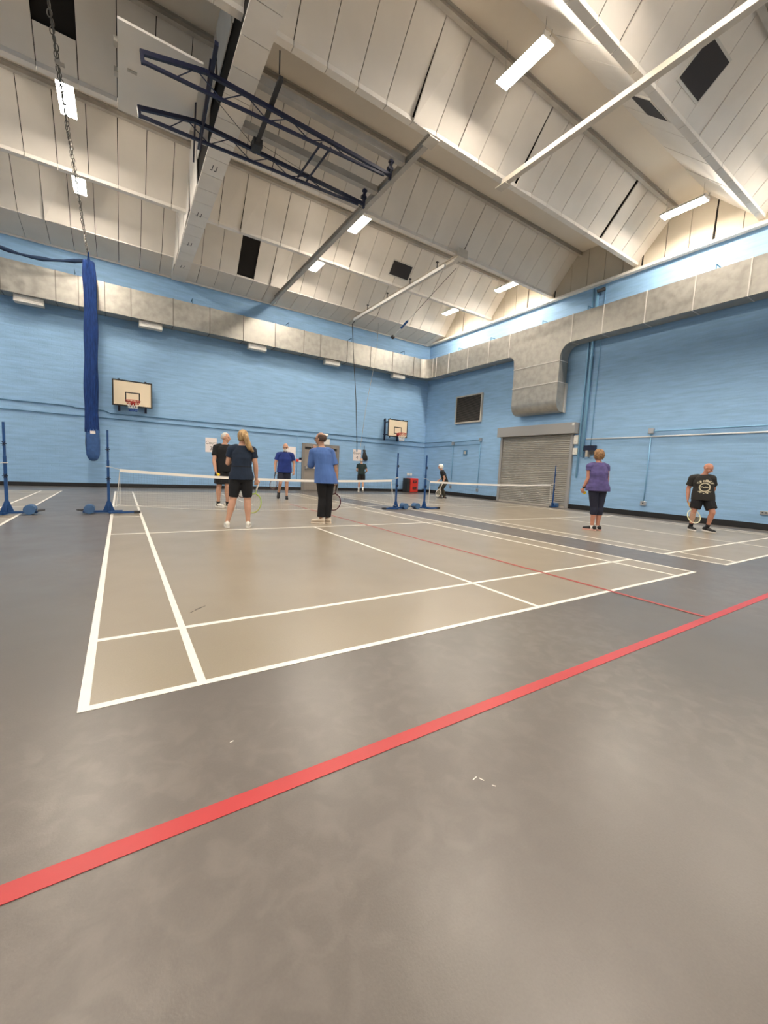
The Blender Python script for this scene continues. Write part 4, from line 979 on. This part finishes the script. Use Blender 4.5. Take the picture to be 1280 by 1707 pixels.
P1 = dict(face=2, head_face=-14, skin='skin', s=.93, fem=1, stout=1.06, arm=1.05, leg=1.08,
          J=dict(pel=(.035, 0, .83), neck=(.04, .0, 1.36), head=(.05, .0, 1.497), shL=(-.125, .0, 1.285), shR=(.205, 0, 1.285), elL=(-.175, .04, 1.06), wrL=(-.10, .23, 1.15), elR=(.255, -.02, 1.05), wrR=(.272, .03, .82),
                 knL=(-.09, .01, .47), knR=(.135, .01, .47), anL=(-.175, -.01, .085), anR=(.15, -.01, .085)),
          shirt=dict(mat='c_navy', hem=.80, sleeve=(.55, .55), inf=.022, belt=1.015), legs=dict(mat='c_black', name='shorts', len=.88, top=.95, inf=.010, flare=.004),
          footL=(-6, 0), footR=(8, 0), shoe='shoe_w', sole='sole_w', hair=dict(mat='blonde', fn=full_cap, vol=1.12, rough=.14),
          pony=[(0, -.10, .03), (.015, -.125, .0), (.03, -.135, -.05), (.05, -.135, -.11), (.075, -.135, -.17), (.10, -.13, -.22), (.125, -.125, -.25)],
          handR=((.03, .02, -1), (-.2, 1, 0)), curlR=1.25, handL=((.2, .8, .5), (1, 0, 0)), curlL=.8)
P2 = dict(face=140, head_face=118, skin='skin', s=1.02, stout=1.02,
          J=dict(pel=(-.17, 0, .95), neck=(-.16, 0, 1.50), head=(-.135, 0, 1.655), shR=(-.345, -.03, 1.41), shL=(-.02, .07, 1.41), elR=(-.385, -.10, 1.11), wrR=(-.345, -.22, .87), elL=(.10, .08, 1.13), wrL=(.135, -.02, .88),
                 knR=(-.275, -.03, .50), knL=(-.09, -.03, .50), anR=(-.29, 0, .088), anL=(-.085, .05, .088)),
          shirt=dict(mat='c_black', hem=.86, sleeve=(.62, .62), inf=.022, sinf=.02), legs=dict(mat='c_black', name='shorts', len=.85, top=1.0, inf=.02, flare=.035),
          footL=(110, 0), footR=(140, 0), shoe='shoe_w', sole='sole_w', sock='sock_k', sockh=.14, hair=dict(mat='grey_hair', fn=short_cap, vol=1.03, rough=.03),
          handR=((.35, -.3, -.8), (.9, -.1, .3)), curlR=1.0, handL=((.1, -.1, -1), (-1, 0, 0)), curlL=1.2)
P3 = dict(face=186, head_face=188, pitch=12, skin='skin', s=1.0, stout=1.22, arm=1.1, leg=1.0,
          J=dict(pel=(.065, 0, .93), neck=(.08, -.02, 1.50), head=(.085, -.06, 1.655), shR=(-.125, -.02, 1.41), shL=(.285, -.02, 1.41), elR=(-.215, .0, 1.15), wrR=(-.22, -.06, .91), elL=(.36, .0, 1.15), wrL=(.355, -.07, .91),
                 knR=(-.05, -.10, .52), knL=(.145, -.02, .50), anR=(-.10, .10, .20), anL=(.155, 0, .088)),
          shirt=dict(mat='c_royal', hem=.85, sleeve=(.66, .66), inf=.024, sinf=.02), collar=1, legs=dict(mat='c_dknavy', name='shorts', len=.80, top=.98, inf=.02, flare=.03),
          footL=(178, 0), footR=(190, 48), shoe='shoe_k', sole='shoe_k', sock='sock_k', sockh=.05, glasses=1, beard=1, hair=dict(mat='white_hair', fn=lambda x, y, z: z < .25 and z > -.5 and y < .15, vol=1.02, rough=.03),
          handR=((.05, -.1, -1), (1, 0, 0)), curlR=1.2, handL=((0, -.15, -1), (-.5, .6, 0)), curlL=.7)
P4 = dict(face=-32, head_face=-62, skin='skin_tan', s=1.0, stout=1.02,
          J=dict(pel=(-.015, 0, .92), neck=(-.095, .0, 1.44), head=(-.13, .03, 1.595), shL=(-.255, .0, 1.34), shR=(.075, .06, 1.35), elL=(-.29, .05, 1.10), wrL=(-.235, .13, 1.36), elR=(.165, .04, 1.09), wrR=(.20, .05, .84),
                 knL=(-.055, .02, .49), knR=(.05, .03, .49), anL=(-.075, .0, .088), anR=(.045, .07, .088)),
          shirt=dict(mat='c_mid', hem=.77, sleeve=(1.35, .88), inf=.024, flare=.035, sinf=.022), legs=dict(mat='c_black', name='joggers', len=1.9, top=1.0, inf=.018, flare=.014),
          footL=(-75, 0), footR=(-60, 0), shoe='shoe_c', sole='shoe_c', glasses=1, hair=dict(mat='brown_hair', fn=lambda x, y, z: z < .62 and z > -.62 and y < .35 and not (y > .0 and z < -.2), vol=1.06, rough=.05),
          handL=((.1, .15, 1), (-.3, .9, 0)), curlL=1.0, handR=((.08, 0, -1), (-1, .1, 0)), curlR=1.25)
P5 = dict(face=8, head_face=0, skin='skin', s=.93, vox=.009, stout=1.0,
          J=dict(pel=(0, 0, .85), neck=(-.01, .01, 1.34), head=(-.02, .02, 1.485), shL=(-.175, 0, 1.27), shR=(.16, 0, 1.27), elL=(-.225, -.02, 1.02), wrL=(-.16, .18, .98), elR=(.25, -.02, 1.02), wrR=(.21, .18, .96),
                 knL=(-.085, .0, .46), knR=(.095, .03, .46), anL=(-.10, .0, .085), anR=(.10, -.12, .13)),
          shirt=dict(mat='c_green', hem=.84, sleeve=(.6, .6), inf=.018), legs=dict(mat='c_black', name='shorts', len=.72, top=.9, inf=.018, flare=.025),
          footL=(-5, 0), footR=(10, 35), shoe='shoe_w', sole='sole_w', sock='sock_w', sockh=.35, hair=dict(mat='grey_hair', fn=lambda x, y, z: z < .35 and z > -.5 and y < .15, vol=1.01, rough=.02))
P6 = dict(face=-75, head_face=-80, skin='skin', s=.93, vox=.008, stout=.95,
          J=dict(pel=(.10, .0, .76), neck=(-.06, 0, 1.19), head=(-.125, 0, 1.335), shL=(-.06, -.17, 1.11), shR=(-.01, .15, 1.13), elL=(.07, -.20, .88), wrL=(.0, -.17, .68), elR=(-.02, .2, .90), wrR=(-.16, .10, .78),
                 knL=(-.12, -.08, .45), knR=(-.02, .10, .43), anL=(-.05, -.10, .085), anR=(.12, .12, .085)),
          shirt=dict(mat='c_black', hem=.77, sleeve=(.6, .6), inf=.018), legs=dict(mat='c_olive', name='trousers', len=1.92, top=.9, inf=.018, flare=.012),
          footL=(-70, 0), footR=(-75, 0), shoe='shoe_k', sole='sole_w', hair=dict(mat='white_hair', fn=fringe, vol=1.14, rough=.08),
          handL=((-.3, 0, -1), (-1, 0, 0)), curlL=1.2)
P7 = dict(face=-28, head_face=-42, skin='skin_red', s=.98, fem=1, stout=1.22, arm=1.08, leg=1.06,
          J=dict(pel=(.03, 0, .90), neck=(.0, .0, 1.455), head=(-.02, .02, 1.60), shL=(-.165, -.05, 1.36), shR=(.15, .09, 1.36), elL=(-.165, -.06, 1.11), wrL=(-.245, -.02, .90), elR=(.185, .10, 1.12), wrR=(.18, .16, .90),
                 knL=(-.01, -.01, .50), knR=(.10, .06, .50), anL=(-.01, -.02, .088), anR=(.095, .08, .088)),
          shirt=dict(mat='c_purple', hem=.85, sleeve=(.34, .34), inf=.024, flare=.008), legs=dict(mat='c_dknavy', name='leggings', len=1.38, top=1.0, inf=.010, flare=.008),
          footL=(-72, 0), footR=(-60, 0), shoe='shoe_k', sole='sole_p', sock='sock_w', sockh=.06, watch='L', hair=dict(mat='ginger', fn=full_cap, vol=1.25, rough=.12),
          handL=((-.15, .05, -1), (.5, .8, 0)), curlL=1.25)
P8 = dict(face=158, head_face=112, pitch=28, skin='skin_red', s=.98, stout=1.18, arm=1.1, leg=1.05,
          J=dict(pel=(-.01, 0, .83), neck=(-.045, -.06, 1.33), head=(.02, -.11, 1.475), shR=(-.245, -.04, 1.235), shL=(.115, -.02, 1.245), elR=(-.305, -.0, .98), wrR=(-.29, -.05, .74), elL=(.17, .14, 1.02), wrL=(.12, .25, .85),
                 knR=(-.15, -.07, .46), knL=(.20, -.06, .47), anR=(-.17, 0, .088), anL=(.135, .05, .088)),
          shirt=dict(mat='c_tee', hem=.73, sleeve=(.68, .68), inf=.024, flare=.012, sinf=.024), legs=dict(mat='c_black', name='shorts', len=.80, top=.85, inf=.02, flare=.03),
          footL=(112, 6), footR=(150, 0), shoe='shoe_k', sole='sole_w', sock='sock_k', sockh=.24,
          handR=((.1, 0, -1), (1, -.1, 0)), curlR=1.25)
PEOPLE = [('blonde woman with ponytail in navy top and black shorts, back turned, before the net', (1.80, 4.92), 13.3, P1),
          ('man in black tee and shorts with white shoes standing behind the net', (2.40, 8.2), 12.4, P2),
          ('white-bearded man in royal blue polo and navy shorts walking behind the net', (4.5, 10.7), 18.9, P3),
          ('man in long mid-blue top and black joggers, hand raised to his face, back turned', (3.42, 5.05), 24.8, P4),
          ('man in dark green tee and black shorts walking away by the far wall', (9.72, 14.75), 29.4, P5),
          ('white-haired person in black tee and olive trousers crouching behind the right-hand net', (11.35, 10.8), 41.2, P6),
          ('woman with curly ginger hair in purple top and navy leggings, back turned', (8.65, 2.80), 60.6, P7),
          ('bald man in charcoal graphic tee and black shorts leaning forward by the right wall', (11.62, 1.90), 71.3, P8)]
def to_world(i, p):
    _, (x, y), b, _ = PEOPLE[i]; a = -math.radians(b); v_ = rotz(Vector(p), a); return Vector((x+v_.x, y+v_.y, v_.z))
def dir_world(i, d): return rotz(Vector(d), -math.radians(PEOPLE[i][2])).normalized()
for lb, (x, y), b, P in PEOPLE: person(lb, (x, y, 0), b, P)

# ================================================================== RACKETS AND BALLS
def racket(i, butt, dirv, nrm, L, frame_m, grip_m, label, hw=.125, hl=.165):
    d = dir_world(i, dirv); n = dir_world(i, nrm); n = (n-d*n.dot(d)).normalized(); x = n.cross(d).normalized()
    t = thing('racket', label, 'racket', group='rackets in the players\' hands')
    t.matrix_world = Matrix.Translation(to_world(i, butt)) @ Matrix((x, n, d)).transposed().to_4x4()
    MB().tube([(0, 0, -.01), (0, 0, 0), (0, 0, .16), (0, 0, .17)], [.018, .016, .014, .012], 10).build('grip', M_[grip_m], t, smooth=True)
    c = L-hl; pts = [(hw*math.sin(k*PI/18), 0, c-hl*math.cos(k*PI/18)) for k in range(36)]
    m = MB().tube(pts, .010, 8, closed=True); m.tube([(0, 0, .165), (0, 0, .21), (-.02, 0, .24), (-.06, 0, c-hl*.85)], .009, 6); m.tube([(0, 0, .21), (.02, 0, .24), (.06, 0, c-hl*.85)], .009, 6)
    m.build('frame', M_[frame_m], t, smooth=True)
    m = MB()
    for k in range(-7, 8):
        u = k/8; w = hl*math.sqrt(1-u*u); m.tube([(hw*u, 0, c-w), (hw*u, 0, c+w)], .0011, 4); w = hw*math.sqrt(1-u*u); m.tube([(-w, 0, c+hl*u), (w, 0, c+hl*u)], .0011, 4)
    m.build('strings', M_['string'], t)
    return t
racket(0, (.315, .075, .79), (-.22, .02, -1), (.1, 1, 0), .56, 'lime', 'grip_w', 'lime green racket with white grip held by the blonde woman', .125, .165)
racket(1, (.15, -.03, .84), (.20, -.12, -1), (.3, 1, 0), .60, 'rk_dark', 'grip_k', 'dark red racket held by the man in the black tee, seen between the woman\'s legs')
racket(2, (-.21, -.09, .88), (-.12, -.12, -1), (.6, 1, 0), .58, 'rk_dark', 'grip_k', 'dark racket held by the man in the royal blue polo')
racket(3, (.215, .07, .80), (-.13, .05, -1), (.2, 1, 0), .55, 'rk_dark', 'grip_k', 'dark red racket held by the man in the long mid-blue top', .125, .16)
racket(5, (-.01, -.20, .66), (-.22, -.1, -.6), (.2, -1, 0), .55, 'grip_w', 'grip_w', 'white racket held by the white-haired person', .10, .13)
racket(7, (-.285, -.06, .69), (.33, -.18, -.75), (.1, -.6, .7), .55, 'rk_white', 'grip_y', 'pale yellow racket held by the bald man in the graphic tee')
for i, p, lb in ((1, (-.285, -.285, .785), 'yellow foam ball held by the man in the black tee'), (6, (-.215, .03, .80), 'yellow foam ball held by the woman in the purple top')):
    b_ = MB().sph((0, 0, 0), .035, 16).build('foam_ball', M_['ball'], smooth=True); b_.location = to_world(i, p); tag(b_, lb, 'ball', 'yellow foam balls')
